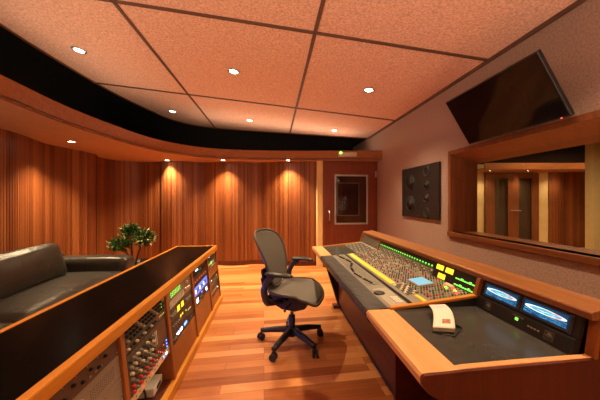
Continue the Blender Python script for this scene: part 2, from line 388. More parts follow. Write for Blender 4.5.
sbox('floor', (-3.6, -2.6, -0.08), (2.12, 6.6, 0), 'floor')
def fluted(name, pts, z0, z1, mat, pitch=0.036, u0=0.0):
    P = resample(spline([(x, y, 0) for x, y in pts], 14), pitch)
    mb = MB(); lay = mb.bm.loops.layers.uv.verify(); prev = None; u = u0
    for a, b in zip(P, P[1:]):
        d = (b-a).normalized(); n = Vector((d.y, -d.x, 0))      # into the room
        g = 0.003
        prof = [(a, -0.006), (a + d*g, -0.006), (a + d*(g+0.003), 0), (b - d*0.003, 0), (b, -0.006)]
        q = [p + n*k for p, k in prof]
        us = [u, u+g, u+g+.003, u+pitch-.003, u+pitch*.9999]
        for i in range(4):
            vs = [mb.bm.verts.new((q[i].x, q[i].y, z0)), mb.bm.verts.new((q[i+1].x, q[i+1].y, z0)), mb.bm.verts.new((q[i+1].x, q[i+1].y, z1)), mb.bm.verts.new((q[i].x, q[i].y, z1))]
            f = mb.bm.faces.new(vs)
            for lp, uvv in zip(f.loops, ((us[i], z0), (us[i+1], z0), (us[i+1], z1), (us[i], z1))): lp[lay].uv = uvv
        u += pitch
    # the wall has a back: a second skin 4 cm behind the slats
    for a, b in zip(P, P[1:]):
        d = (b-a).normalized(); n = Vector((d.y, -d.x, 0))*-0.04
        mb.bm.faces.new([mb.bm.verts.new((p.x+n.x, p.y+n.y, z)) for p, z in ((a, z0), (a, z1), (b, z1), (b, z0))])
    me_o = mb.build(name, mat); return struct(me_o), P
left_pts = [(-2.95, -2.55), (-3.0, -1.2), (-3.02, 0.3), (-2.95, 1.7), (-2.94, 2.7), (-2.97, 3.3), (-3.12, 3.85), (-3.09, 4.12), (-3.02, 4.45), (-3.02, 4.75)]
corner_pts = [(-3.02, 4.75), (-3.14, 5.0), (-3.1, 5.3), (-2.85, 5.52), (-2.55, 5.55), (-2.28, 5.47)]
back_pts = [(-2.28, 5.47), (-2.06, 5.33), (-1.8, 5.37), (-1.45, 5.46), (-1.0, 5.33), (-0.72, 5.30), (-0.32, 5.37), (0.2, 5.19), (0.55, 5.13), (0.92, 5.12)]
wl, _ = fluted('wall_left', left_pts, 0, SOF+.03, 'slats')
wb1, _ = fluted('wall_left_corner', corner_pts, 0, SOF+.03, 'slats', u0=20)
wb, PB = fluted('wall_back', back_pts, 0, SOF+.03, 'slats', u0=40)
# dark base board along the back slats
bb = MB()
pts = [Vector((x, y, 0)) for x, y in back_pts]; pts = spline(pts, 6)
for a, b in zip(pts, pts[1:]):
    d = (b-a).normalized(); n = Vector((d.y, -d.x, 0))
    q = [a, b, b + n*.016, a + n*.016]
    bb.prism([(p.x, p.y) for p in q], 'Z', 0, 0.09)
struct(bb.build('baseboard_back', 'dark'))
# cream column and door wall
sbox('trim_1', (0.875, 5.0, 0), (0.985, 5.2, SOF), 'cream', 0.004)
sbox('wall_door', (0.98, 5.02, 0), (2.12, 5.14, 2.2), 'dark')
sbox('wall_front', (-3.3, -2.6, 0), (2.2, -2.5, 3.3), 'wallfab')
# black void above the soffit
sbox('wall_upper_left', (-3.55, -2.6, SOF+.02), (-3.5, 6.6, 3.4), 'black')
sbox('wall_upper_back', (-3.55, 6.55, SOF+.02), (2.2, 6.6, 3.4), 'black')
sbox('ceiling_upper', (-3.55, -2.6, 3.4), (2.2, 6.6, 3.45), 'black')

# ---- soffit: underside + fascia + black top
fas = [(-1.98, -2.5), (-2.0, -0.5), (-2.03, 1.2), (-2.07, 2.2), (-2.1, 2.75), (-2.06, 3.25), (-1.9, 4.05), (-1.62, 4.52), (-1.15, 4.86), (-0.5, 4.97), (0.53, 4.93), (2.1, 4.74)]
FP = spline([(x, y, 0) for x, y in fas], 10)
def outer(p):                        # far edge of the soffit shelf
    return Vector((-3.5, p.y, 0)) if p.y < 4.3 and p.x < -1.7 else None
mb = MB(); mt = MB()
edge = [(p.x, p.y) for p in FP]
poly = edge + [(2.1, 6.55), (-3.5, 6.55), (-3.5, -2.5)]
mb.prism(poly, 'Z', SOF, SOF+0.02); struct(mb.build('ceiling_soffit', 'soffit'))
mt.prism(poly, 'Z', SOF+0.02, SOF+0.03); struct(mt.build('ceiling_soffit_top', 'black'))
fb = MB()
for a, b in zip(FP, FP[1:]):
    d = (b-a).normalized(); n = Vector((-d.y, d.x, 0))
    fb.prism([(p.x, p.y) for p in (a, b, b + n*.02, a + n*.02)], 'Z', SOF-0.004, SOF+0.178)
struct(fb.build('trim_2', 'fascia'))

# ---- suspended ceiling of fabric panels, sloping down to the right wall
cpts = spline([(-2.74, -2.5, 0), (-2.74, 0, 0), (-2.74, 2.2, 0), (-2.74, 3.4, 0), (-2.64, 4.4, 0), (-2.42, 5.2, 0), (-2.1, 5.85, 0), (-1.34, 6.06, 0), (0.38, 5.78, 0), (2.1, 5.45, 0)], 8)
mb = MB()
lo = [mb.bm.verts.new((p.x, p.y, zc(p.x))) for p in cpts] + [mb.bm.verts.new((2.1, -2.5, zc(2.1)))]
hi = [mb.bm.verts.new((v.co.x, v.co.y, v.co.z+.06)) for v in lo]
mb.bm.faces.new(lo); mb.bm.faces.new(list(reversed(hi)))
for i in range(len(lo)):
    j = (i+1) % len(lo); mb.bm.faces.new([lo[i], hi[i], hi[j], lo[j]])
struct(mb.build('ceiling', 'ceiling'))
# wooden edge band round the hanging ceiling
mb = MB()
for a, b in zip(cpts, cpts[1:]):
    d = (b-a).normalized(); n = Vector((-d.y, d.x, 0))*.03
    q = [a, b, b+n, a+n]
    A = [mb.bm.verts.new((p.x, p.y, zc(p.x)-.012)) for p in q]; B = [mb.bm.verts.new((p.x, p.y, zc(p.x)+.085)) for p in q]
    mb.bm.faces.new(A); mb.bm.faces.new(B[::-1])
    for i in range(4): mb.bm.faces.new([A[i], B[i], B[(i+1)%4], A[(i+1)%4]])
struct(mb.build('trim_3', 'brown'))
def batten(name, p, q, w=0.016, h=0.010):
    p = Vector((*p, 0)); q = Vector((*q, 0)); d = (q-p).normalized(); n = Vector((-d.y, d.x, 0))*w
    mb = MB()
    A = [mb.bm.verts.new((v.x, v.y, zc(v.x)-h)) for v in (p-n, q-n, q+n, p+n)]; B = [mb.bm.verts.new((v.x, v.y, zc(v.x)+.002)) for v in (p-n, q-n, q+n, p+n)]
    mb.bm.faces.new(A); mb.bm.faces.new(B[::-1])
    for i in range(4): mb.bm.faces.new([A[i], B[i], B[(i+1)%4], A[(i+1)%4]])
    return struct(mb.build(name, 'batten'))
k = 4
for x in (-1.33, 0.38):
    batten('trim_%d' % k, (x, -2.5), (x, 6.02 if x < 0 else 5.75)); k += 1
for y in (0.38, 2.285, 4.19):
    batten('trim_%d' % k, (-2.73, y), (2.1, y)); k += 1
batten('trim_%d' % k, (2.09, -2.5), (2.09, 5.4), 0.012, 0.03)

# ---- right wall with the window cut out
W0, W1, WZ0, WZ1 = 0.15, 2.80, 0.955, 1.86
mb = MB()
mb.box((XR, -2.6, 0), (XR+.1, W0, 2.75)); mb.box((XR, W1, 0), (XR+.1, 5.1, 2.75))
mb.box((XR, W0, 0), (XR+.1, W1, WZ0)); mb.box((XR, W0, WZ1), (XR+.1, W1, 2.75))
mb.box((XR, 5.1, SOF+.03), (XR+.1, 6.6, 2.75))
struct(mb.build('wall_right', 'wallfab'))
sbox('wall_upper_right', (XR+.0, 5.0, 2.71), (XR+.1, 6.6, 3.4), 'black')

# ------------------------------------------------------------------ window_1 (to the live room)
win = bpy.data.objects.new('window_1', None); COL.objects.link(win); struct(win); win.location = (XR, W0, WZ0); OFF['window_1'] = Vector((XR, W0, WZ0))
XO = 2.41
mb = MB()                                                    # casing on the wall face
cw = 0.05
mb.box((XR-.018, W1, WZ0-cw), (XR+.02, W1+cw, WZ1+cw)); mb.box((XR-.018, W0-cw, WZ0-cw), (XR+.02, W0, WZ1+cw))
mb.box((XR-.018, W0, WZ1), (XR+.02, W1, WZ1+cw))
mb.build('casing', 'brownZ', win, bevel=.004)
MB().prism([(XR-.03, WZ0-.05), (XR-.03, WZ0), (XO, WZ0+.0), (XO, WZ0-.05)], 'Y', W0-.05, W1+.05).build('window_sill', 'brown', win, bevel=.004)
MB().prism([(XR, WZ1), (XR, WZ1+.04), (XO, WZ1-.06), (XO, WZ1-.10)], 'Y', W0, W1).build('header', 'fascia', win)
MB().box((XR-.002, W1-.014, WZ0-.02), (XO, W1+.03, WZ1)).box((XR-.002, W0-.03, WZ0-.02), (XO, W0+.014, WZ1)).build('jamb', 'brownZ', win)
MB().box((2.30, W0, WZ0-.02), (2.308, W1, WZ1-.03)).build('pane', 'glass', win)

# ------------------------------------------------------------------ live room seen through the window
def LR(cx, cz):                      # plan position right of / ahead of the doorway axis (a room turned by 6 degrees)
    return Vector((math.cos(YAW)*cx + math.sin(YAW)*cz, math.cos(YAW)*cz - math.sin(YAW)*cx, 0))
def lbox(name, x0, x1, z0, z1, h0, h1, mat, parent=None, bevel=0):
    mb = MB(); q = [LR(x0, z0), LR(x1, z0), LR(x1, z1), LR(x0, z1)]
    mb.prism([(p.x, p.y) for p in q], 'Z', h0, h1); o = mb.build(name, mat, parent, bevel=bevel)
    return o if parent else struct(o)
LZ = 7.3
def lx(px, z=LZ): return (px-300)*z/255
lbox('floor_live_room', 2.0, 11.0, -1.0, 7.6, -0.06, -0.02, 'floor')
lbox('wall_live_room', lx(470), lx(640), LZ+.05, LZ+.15, 0, 2.36, 'cream')
lbox('wall_live_room_upper', lx(470), lx(640), LZ+.05, LZ+.15, 2.36, 3.2, 'black')
lbox('ceiling_live_room', 2.2, 11.0, -1.0, 7.6, 3.2, 3.25, 'black')
lbox('wall_live_room_far', 10.6, 10.7, -1, 7.6, 0, 3.2, 'cream')
lbox('ceiling_live_soffit', lx(465), lx(640), LZ-.75, LZ+.05, 2.13, 2.15, 'soffit')
lbox('trim_20', lx(465), lx(640), LZ-.77, LZ-.75, 2.12, 2.28, 'fascia')
lbox('wall_live_room_near', lx(585, 5.15), lx(585, 5.15)+1.6, 5.0, 5.15, 0, 3.2, 'cream')
ps = [LR(lx(549.5), LZ+.03), LR(lx(558), LZ-.02), LR(lx(566), LZ+.03), LR(lx(575), LZ-.02), LR(lx(590), LZ+.03)]
fluted('wall_live_room_slats', [(p.x, p.y) for p in ps], 0, 2.13, 'slats', 0.09, 60)
def leaf_door(name, px0, px1, g0, g1, hx):
    d = bpy.data.objects.new(name, None); COL.objects.link(d); struct(d); d.location = LR(lx(px0), LZ); OFF[name] = d.location.copy()
    mb = MB()
    for a, b, h0, h1 in ((px0, g0, 0, 2.1), (g1, px1, 0, 2.1), (g0, g1, 1.95, 2.1), (g0, g1, 0, .2)):
        q = [LR(lx(a), LZ-.03), LR(lx(b), LZ-.03), LR(lx(b), LZ+.03), LR(lx(a), LZ+.03)]
        mb.prism([(p.x, p.y) for p in q], 'Z', h0, h1)
    mb.build('door_leaf', 'brownZ', d)
    lbox('glass_pane', lx(g0), lx(g1), LZ-.005, LZ+.005, .2, 1.95, 'smoke', d)
    lbox('vestibule', lx(g0), lx(g1), LZ+.035, LZ+.045, .2, 1.95, 'greypan', d)
    p = LR(lx(hx), LZ-.07)
    MB().tube([LR(lx(hx), LZ-.03)+Vector((0,0,1.03)), p+Vector((0,0,1.03)), LR(lx(hx)+.14, LZ-.07)+Vector((0,0,1.03))], .012).build('lever_handle', 'metal', d, smooth=True)
leaf_door('door_2', 485, 512, 494, 507.5, 510)
leaf_door('door_3', 512.2, 538, 518, 531, 514)

# ------------------------------------------------------------------ door_1, the control-room door
dr = bpy.data.objects.new('door_1', None); COL.objects.link(dr); struct(dr); dr.location = (1.0, 4.95, 0); OFF['door_1'] = Vector((1.0, 4.95, 0))
mb = MB()
X0, X1, ZT = 1.0, 2.06, 2.085
gx0, gx1, gz0, gz1 = 1.225, 1.875, 0.86, 1.82
mb.box((X0, 4.95, 0.01), (gx0, 5.01, ZT)); mb.box((gx1, 4.95, 0.01), (X1, 5.01, ZT)); mb.box((gx0, 4.95, gz1), (gx1, 5.01, ZT)); mb.box((gx0, 4.95, 0.01), (gx1, 5.01, gz0))
mb.build('door_leaf', 'doorw', dr)
def ringbox(mb, x0, x1, z0, z1, y0, y1, w):
    mb.box((x0, y0, z0), (x0+w, y1, z1)); mb.box((x1-w, y0, z0), (x1, y1, z1)); mb.box((x0+w, y0, z0), (x1-w, y1, z0+w)); mb.box((x0+w, y0, z1-w), (x1-w, y1, z1)); return mb
ringbox(MB(), gx0-.015, gx1+.015, gz0-.015, gz1+.015, 4.932, 4.95, .032).build('window_frame', 'doorframe', dr, bevel=.003)
MB().box((gx0, 4.972, gz0), (gx1, 4.978, gz1)).build('glass_pane', 'smoke', dr)
ringbox(MB(), gx0+.05, gx1-.14, gz0+.15, gz1-.14, 4.996, 5.004, .018).build('inner_frame', 'doorframe', dr)
ringbox(MB(), gx0-.02, gx1+.02, gz0-.02, gz1+.02, 5.004, 5.012, .17).build('inner_door', 'brownZ', dr)
mb = MB().tube([(1.10, 4.95, 1.12), (1.10, 4.90, 1.12), (1.10, 4.90, .93), (1.10, 4.95, .93)], .011); mb.build('pull_handle', 'metal', dr, smooth=True)
for z in (1.85, .25):
    MB().box((2.045, 4.938, z-.06), (2.075, 4.952, z+.06)).build('hinge', 'metal', dr)
ringbox(MB(), .985, 2.095, 0, 2.11, 4.97, 5.02, .02).build('door_frame', 'brownZ', dr)

# ------------------------------------------------------------------ lights
WARM = (1.0, 0.72, 0.40)
UP_FILL = 168.0
SOFFIT_FILL = 11.0
def make_downlight(r=0.055):
    t = thing('ceiling_downlight', '', 'downlight')
    MB().lathe([(r+.016, 0.004), (r+.016, -.006), (r, -.008), (r-.006, 0.0)], 28, caps=False).build('trim_ring', 'metal', t, smooth=True, solid=.003)
    MB().lathe([(r-.004, .0), (r*.7, -.003), (0.002, -.005)], 24).build('lens', 'led', t, smooth=True)
    return t
dl = make_downlight()
def spot(parent, energy, size=150, blend=1.0, col=WARM):
    l = bpy.data.lights.new('lamp', 'SPOT'); l.energy = energy; l.spot_size = R(size); l.spot_blend = blend; l.color = col; l.shadow_soft_size = 0.05
    o = bpy.data.objects.new('lamp', l); COL.objects.link(o); o.parent = parent; o.location = (0, 0, -.02)
    return o
TILT = math.atan(0.087)
first = True
CE, SE = 100.0, 215.0
grid_lab = {
 (-2.25, 3.23): 'large oval-looking recessed downlight above the black leather sofa, leftmost lamp of the fabric ceiling',
 (-0.485, 3.23): 'recessed downlight in the middle fabric panel, between the two dark ceiling battens',
 (1.25, 3.23): 'recessed downlight in the fabric panel over the mixing console, left of the hanging television',
 (-1.94, 5.18): 'small far recessed downlight by the curved ceiling edge, left of the left-hand batten',
 (-0.465, 5.18): 'small far recessed downlight above the office chair, between the two dark ceiling battens',
 (1.265, 5.18): 'small far recessed downlight in the last fabric panel above the door',
}
SPOT_SIZE = 118
for (x, y), lab in grid_lab.items():
    o = dl if first else copy_tree(dl); first = False
    tag(o, lab, 'downlight', 'recessed lamps in the fabric ceiling'); o.location = (x, y, zc(x)-.001); o.rotation_euler = (0, TILT, 0)
    spot(o, CE, SPOT_SIZE, 1.0)
for x in (-2.25, -0.485, 1.25):          # unseen lamps added above and behind the camera, carrying on the ceiling grid
    for y, k_ in ((1.28, {-2.25: .5, -.485: .25, 1.25: 1.2}[x]), (-0.67, .5)):
        l = bpy.data.lights.new('lamp', 'SPOT'); l.energy = CE*k_; l.spot_size = R(SPOT_SIZE); l.spot_blend = 1.0; l.color = WARM; l.shadow_soft_size = 0.05
        q = bpy.data.objects.new('unseen_ceiling_lamp', l); COL.objects.link(q); q.location = (x, y, zc(x)-.03); q.rotation_euler = (0, TILT, 0)
for (x, y), lab, e in (((-2.67, 3.70), 'recessed soffit lamp above the sofa, by the left slatted wall', 1.0), ((-2.06, 5.22), 'recessed soffit lamp above the plant, throwing a narrow pool down the slats', 1.0),
                    ((-0.97, 5.10), 'recessed soffit lamp on the back wall slats, between plant and chair', 1.0), ((0.29, 4.98), 'recessed soffit lamp on the back wall slats nearest the door', 1.0)):
    o = copy_tree(dl)
    for ch in list(o.children):
        if ch.type == 'LIGHT': bpy.data.objects.remove(ch)
    o.scale = (.8, .8, .8)
    tag(o, lab, 'downlight', 'recessed lamps in the wooden soffit'); o.location = (x, y, SOF-.001); o.rotation_euler = (0, 0, 0)
    spot(o, SE*e, 108, 1.0)
for px, lab in ((490, 'small soffit lamp above the doors behind the window, leftmost of three'), (528, 'small soffit lamp behind the window, middle one of the three there'), (563, 'small soffit lamp over slatted panel behind the window')):
    o = copy_tree(dl)
    for ch in list(o.children):
        if ch.type == 'LIGHT': bpy.data.objects.remove(ch)
    tag(o, lab, 'downlight', 'recessed lamps of the room behind the window'); p = LR(lx(px, LZ-.35), LZ-.35); o.location = (p.x, p.y, 2.129); o.scale = (.7, .7, .7); o.rotation_euler = (0, 0, 0)
    spot(o, 26, 130, 0.9)
for cx, cz in ((4.0, 3.2), (5.9, 5.7), (7.6, 6.0)):     # unseen lamps added to brighten the live room, above the window's view
    l = bpy.data.lights.new('lamp', 'SPOT'); l.energy = 240 if cz < 4 else 80; l.spot_size = R(150); l.spot_blend = .8; l.color = WARM; l.shadow_soft_size = .06
    q = bpy.data.objects.new('live_room_fill_light', l); COL.objects.link(q); p = LR(cx, cz); q.location = (p.x, p.y, 3.15)

for loc, ln, en, rz in (((.1, 5.35, 2.33), 3.2, SOFFIT_FILL, 0), ((-2.45, 2.6, 2.33), 3.6, SOFFIT_FILL*.8, 90)):     # hidden strips added on top of the soffit to brighten the far ceiling
    l = bpy.data.lights.new('lamp', 'AREA'); l.shape = 'RECTANGLE'; l.size = ln; l.size_y = .06; l.energy = en; l.color = (1.0, .7, .45)
    q = bpy.data.objects.new('soffit_fill_light', l); COL.objects.link(q); q.location = loc
    q.rotation_euler = (R(180+40), 0, 0) if rz == 0 else Euler((0, R(180+40), R(0))); 
    if rz: l.size, l.size_y = .06, ln
for x, y in ((1.5, -1.0), (-0.5, -1.3), (-2.2, -0.6)):      # unseen fill added in the rear half of the room to lift the ceiling
    l = bpy.data.lights.new('lamp', 'SPOT'); l.energy = UP_FILL; l.spot_size = R(150); l.spot_blend = 1.0; l.color = (1.0, .7, .45); l.shadow_soft_size = .4
    q = bpy.data.objects.new('ceiling_fill_light', l); COL.objects.link(q); q.location = (x, y, 1.1); q.rotation_euler = (R(180-25), 0, 0)

# ------------------------------------------------------------------ exit lamp on the fascia
t = thing('emergency_light', 'pale emergency light plate with a green lamp on the wooden fascia above the door', 'emergency light', (1.43, 4.795, 2.165), (0, 0, R(-7)))
MB().box((-.18, 0, 0), (.18, .035, .085)).build('housing', 'offw', t, bevel=.006)
MB().box((-.165, -.004, .012), (.165, 0.0, .073)).build('diffuser', 'offw', t, bevel=.003)
MB().lathe([(.022, 0), (.022, .008), (.01, .014)], 18, (-.13, -.004, .075), Euler((PI/2, 0, 0))).build('green_lamp', 'gex', t, smooth=True)['label'] = 'glowing green lamp'

# ------------------------------------------------------------------ television, tipped forward on its bracket
t = thing('television', 'black flat television tipped forward high on the right wall', 'television', (2.02, 1.975, 1.905), (0, R(-32), 0))
# local: screen in the Y-Z plane, facing -X
MB().box((-.012, -.455, 0), (.022, .455, .50)).build('bezel', 'blackp', t, bevel=.006)
MB().box((-.015, -.443, .014), (-.010, .443, .488)).build('screen', 'tv', t)
MB().box((-.017, -.40, .002), (-.012, -.392, .010)).build('standby_light', 'rled', t)
MB().box((.022, -.14, .12), (.10, .14, .40)).build('back_cover', 'blackp', t, bevel=.01)
mb = MB()
ir = Euler((0, R(32), 0)).to_matrix()
mb.tube([(.09, 0, .26), ir @ Vector((.075, 0, .22))], .022); mb.box((0.06, -.1, .14), (.08, .1, .38), Euler((0, R(32), 0)), (0.07, 0, .26))
mb.build('wall_bracket', 'darkmetal', t)

# ------------------------------------------------------------------ wall speaker
t = thing('wall_speaker', 'black square speaker baffle with woofers set in the pink fabric wall', 'loudspeaker', (XR, 3.46, 1.075))
LRT = Euler((0, -PI/2, 0))     # local z of a lathe -> world -x
MB().box((-.03, -.46, 0), (-.001, .46, .74)).build('baffle', 'spk', t, bevel=.006)
def driver(y, z, r, parent):
    f = MB().lathe([(r, 0), (r*1.0, .012), (r*.9, .014), (r*.86, .006)], 28, (-.03, y, z), LRT, caps=False).build('surround', 'rubber', parent, smooth=True)
    MB().lathe([(r*.88, .007), (r*.32, -.006), (r*.3, .003), (.001, .016)], 28, (-.0325, y, z), LRT).build('cone', 'cone', f, smooth=True)
    return f
for z in (.52, .20): driver(.20, z, .12, t)
for z in (.64, .08):
    MB().lathe([(.072, 0), (.066, .01), (.05, .003), (.05, -.001)], 26, (-.03, -.20, z), LRT, caps=False).build('port_ring', 'rubber', t, smooth=True)
    MB().lathe([(.05, .0), (.002, .001)], 22, (-.0305, -.20, z), LRT).build('port', 'black', t)
for z in (.46, .28): driver(-.20, z, .06, t)
MB().box((-.032, -.05, .03), (-.03, .05, .042)).build('badge', 'darkmetal', t)

# ------------------------------------------------------------------ outboard gear desk
def xf(z): return -0.765 + (0.68-z)/0.62*0.065        # leaning front
Y0, Y1 = 0.22, 3.50
t = thing('equipment_desk', 'long low wooden rack desk with a glossy black top full of audio gear', 'rack desk', (-1.0, 1.9, 0), world=True)
MB().box((-1.235, Y0+.02, .69), (-.775, Y1-.03, .722)).build('countertop', 'top', t)
tr = .026
MB().prism([(-.775, .665), (-.775, .727), (-.742, .727), (-.738, .72), (-.738, .668)], 'Y', Y0, Y1).build('front_edge', 'orange', t, bevel=.003)
MB().box((-1.262, Y0, .665), (-1.235, Y1, .727)).build('back_edge', 'orange', t, bevel=.003)
MB().box((-1.262, Y1-.03, .665), (-.74, Y1, .7265)).build('end_edge', 'orangeX', t, bevel=.003)
DIV = [0.22, 0.79, 1.36, 1.90, 2.47, 3.03, 3.485]
for y in DIV:
    w = .034 if y not in (DIV[0], DIV[-1]) else .03
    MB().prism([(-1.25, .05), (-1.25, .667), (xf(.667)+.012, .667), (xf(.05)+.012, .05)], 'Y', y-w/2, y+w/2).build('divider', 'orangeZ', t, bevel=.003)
MB().prism([(-1.25, 0), (-1.25, .06), (xf(.06)+.03, .06), (xf(.0)+.03, 0)], 'Y', Y0, Y1+.01).build('plinth', 'orange', t, bevel=.006)
MB().box((-1.25, Y0, .06), (-1.235, Y1, .667)).build('back_panel', 'dark', t)
def bay_panel(y0, y1, z0, z1):
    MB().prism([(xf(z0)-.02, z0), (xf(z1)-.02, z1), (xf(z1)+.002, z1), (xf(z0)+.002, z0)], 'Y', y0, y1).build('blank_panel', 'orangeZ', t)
bay_panel(DIV[0]+.017, DIV[1]-.017, .06, .667)
bay_panel(DIV[3]+.017, DIV[4]-.017, .06, .262)
bay_panel(DIV[4]+.017, DIV[5]-.017, .06, .30)
bay_panel(DIV[5]+.017, DIV[6]-.015, .40, .50)
bay_panel(DIV[5]+.017, DIV[6]-.015, .06, .16)
MB().box((-1.23, DIV[2]+.02, .058), (xf(.06)-.01, DIV[3]-.02, .07)).build('bay_floor', 'dark', t)

# rack units. local frame: x along the front (towards the back wall), -y out of the front, z up
UH = 0.04445
def unit(bay, ztop, nu, name, label, cat, panel, fill, group='outboard units in the rack desk', depth=.30, w=None, y0=None):
    a, b = DIV[bay]+.017, DIV[bay+1]-.017
    w = w or (b-a-.006); yy = y0 if y0 is not None else (a+b)/2 - w/2
    h = nu*UH - .002; z0 = ztop - nu*UH
    th = math.atan(.065/.62)
    o = thing(name, label, cat, (xf(z0)-.006, yy, z0), (-th, 0, PI/2), group)
    MB().box((0, -.004, 0), (w, .002, h)).build('front_panel', panel, o, bevel=.001)
    MB().box((.012, .002, .003), (w-.012, depth, h-.003)).build('chassis', 'darkmetal', o)
    for x in (.008, w-.008):
        for z in ((h/2,) if nu == 1 else (.012, h-.012)):
            inst('screw', 'screw', lambda: MB().lathe([(.004, 0), (.004, .0015), (.002, .002)], 8, (0,0,0), Euler((PI/2,0,0))), 'metal', o, (x, -.004, z))
    fill(o, w, h); return o
def knob_mb(r=.008, l=.014):
    def f():
        mb = MB().lathe([(r, 0), (r, l*.55), (r*.8, l), (r*.2, l)], 14, (0,0,0), Euler((PI/2, 0, 0))); mb.box((-.0008, -l-.0006, r*.2), (.0008, -l+.001, r*.85)); return mb
    return f
def knob(o, x, z, mat, r=.008, l=.014): return inst('knob%.4f' % r, 'knob', knob_mb(r, l), mat, o, (x, -.004, z))
def button(o, x, z, mat, w=.008, h=.006, name='button', d=.004):
    return inst('btn%.4f_%.4f' % (w, h), name, lambda: MB().box((-w/2, -d, -h/2), (w/2, .001, h/2)), mat, o, (x, -.004, z))
def led(o, x, z, mat, w=.006, h=.006, name='indicator_light'): return button(o, x, z, mat, w, h, name, .002)

# bay 1 (nearest): bronze and aluminium panels
def f_bronze(o, w, h):
    for i in range(9):
        knob(o, .06+i*.047, h*.55 - (i % 2)*.02, 'blackp', .007, .012)
    for i in range(6): led(o, .08+i*.062, h*.80, 'alu' if i % 3 else 'red', .006, .006)
    for i in range(4): button(o, .30+i*.035, h*.25, 'greypan', .012, .008)
def f_switches(o, w, h):
    for i in range(8):
        button(o, .05+i*.032, h*.62, 'white', .006, .026, 'toggle_switch', .012); knob(o, .05+i*.032, h*.22, 'blackp', .006, .01)
    for j in range(5):
        for i in range(13): inst('hole', 'vent_hole', lambda: MB().lathe([(.0028, 0), (.0028, .001)], 8, (0,0,0), Euler((PI/2,0,0))), 'greyd', o, (.33+i*.0125, -.004, h*.25+j*.011))
def f_vents(o, w, h):
    for j in range(6):
        for i in range(16): inst('hole', 'vent_hole', lambda: MB().lathe([(.0028, 0), (.0028, .001)], 8, (0,0,0), Euler((PI/2,0,0))), 'greyd', o, (.20+i*.014, -.004, h*.25+j*.011))
    knob(o, .06, h*.5, 'metal', .014, .02); knob(o, .12, h*.5, 'metal', .014, .02)
def f_grille(o, w, h):
    ringb = MB()
    pts = [(.20, -.006, .01), (w-.03, -.006, .01), (w-.03, -.006, h-.012), (.24, -.006, h-.012), (.205, -.006, h-.03)]
    ringb.tube(pts, .0035, 6, True); ringb.build('grille_rim', 'white', o, smooth=True)
    for j in range(6): button(o, w/2+.085, .022+j*.013, 'greyd', w-.27, .005, 'grille_slot', .001)
    knob(o, .07, h*.5, 'metal', .016, .022)
unit(1, .662, 2, 'patch_panel', 'bronze panel with black knobs, topmost in the nearest rack bay', 'rack unit', 'brownpan', f_bronze)
unit(1, .662-2*UH, 2.4, 'preamplifier', 'silver panel with a row of toggle switches under the bronze panel', 'rack unit', 'alu', f_switches)
unit(1, .662-4.4*UH, 2.2, 'power_amplifier', 'silver panel with round holes below the toggle switch panel', 'rack unit', 'alu', f_vents)
unit(1, .662-6.6*UH, 3, 'power_amplifier', 'silver panel with a white-rimmed grille, lowest in view in nearest bay', 'rack unit', 'alu', f_grille)

# bay 2: knob-covered channel modules over an open shelf
def f_rows(o, w, h):
    for j in range(3):
        for i in range(14): knob(o, .035+i*.033, h*(.2+.3*j), 'blackp' if (i+j) % 5 else 'greyl', .008, .014)
    for i in range(3): led(o, w-.05, h*.3+i*.02, 'gled', .005, .005)
def f_rows2(o, w, h):
    for j in range(1):
        for i in range(12): knob(o, .035+i*.028, h*.5, 'blackp' if i % 3 else 'offw', .008, .014)
    for i in range(4): led(o, w-.09+i*.02, h*.5, 'gled' if i % 2 else 'rled', .005, .005)
def f_modules(o, w, h):
    # seven upright module strips left, a plain brown blank right
    mw = .036
    for i in range(8):
        s = MB().box((.018+i*mw, -.0065, .006), (.018+(i+1)*mw-.002, -.003, h-.004)).build('module_strip', 'greyd', o)
        for j in range(6):
            mat = 'offw' if j > 1 and (i*2+j) % 3 == 0 else 'graph' if j > 1 and (i+j) % 2 else ('red' if (j < 2 and i % 2 == 0) else 'greypan')
            kk = inst('knob0.0088', 'knob', knob_mb(.0088, .018), mat, s, (.018+(i+.5)*mw, -.006, .02+j*(h-.03)/6))
    MB().box((.018+8*mw, -.0065, h*.32), (w-.02, -.003, h-.004)).build('blank_module', 'brownpan', o)
    for j in range(3):
        for i in range(5): led(o, .018+8*mw+.015+i*.026, .012+j*.018, ('rled', 'red', 'greypan')[(i+j) % 3], .007, .007)
    for j in range(3): led(o, w-.03, .012+j*.022, 'bled', .008, .008)
    for k_ in range(2): MB().box((.018+8*mw+.012+k_*.018, -.009, h*.45), (.018+8*mw+.016+k_*.018, -.006, h*.85)).build('slide_slot', 'white', o)
def f_strip(o, w, h):
    for i in range(12): led(o, .03+i*.036, h*.5, 'rled' if i % 3 == 0 else 'red', .008, .008)
    led(o, w-.05, h*.5, 'bwl', .02, .012); led(o, w-.09, h*.5, 'bled', .012, .012)
unit(2, .662, 2, 'equalizer', 'black unit with three rows of dark knobs, topmost in second bay', 'rack unit', 'greyd', f_rows)
unit(2, .662-2*UH, 1, 'compressor', 'thin black unit between the dark knob rows and white knob modules', 'rack unit', 'greyd', f_rows2)
unit(2, .662-3*UH, 5, 'module_rack', 'rack of upright strips with white and red knobs beside brown blank', 'rack unit', 'blackp', f_modules)
unit(2, .662-8*UH, 1, 'power_strip', 'pale strip with red lights above the open shelf', 'rack unit', 'offw', f_strip, depth=.1)
o = thing('junction_box', 'small white box lying on the open bottom shelf of the rack desk', 'box', (-.82, 1.79, .07), (0, 0, R(4)))
MB().box((-.08, -.08, 0), (.06, .07, .055)).build('case', 'white', o, bevel=.006)
MB().box((.06, -.03, .018), (.063, .03, .038)).build('socket', 'blackp', o)
o = thing('power_supply', 'dark boxy power supply on the open shelf left of a white box', 'power supply', (-.90, 1.52, .07))
MB().box((-.1, -.08, 0), (.1, .1, .12)).build('case', 'graph', o, bevel=.006)
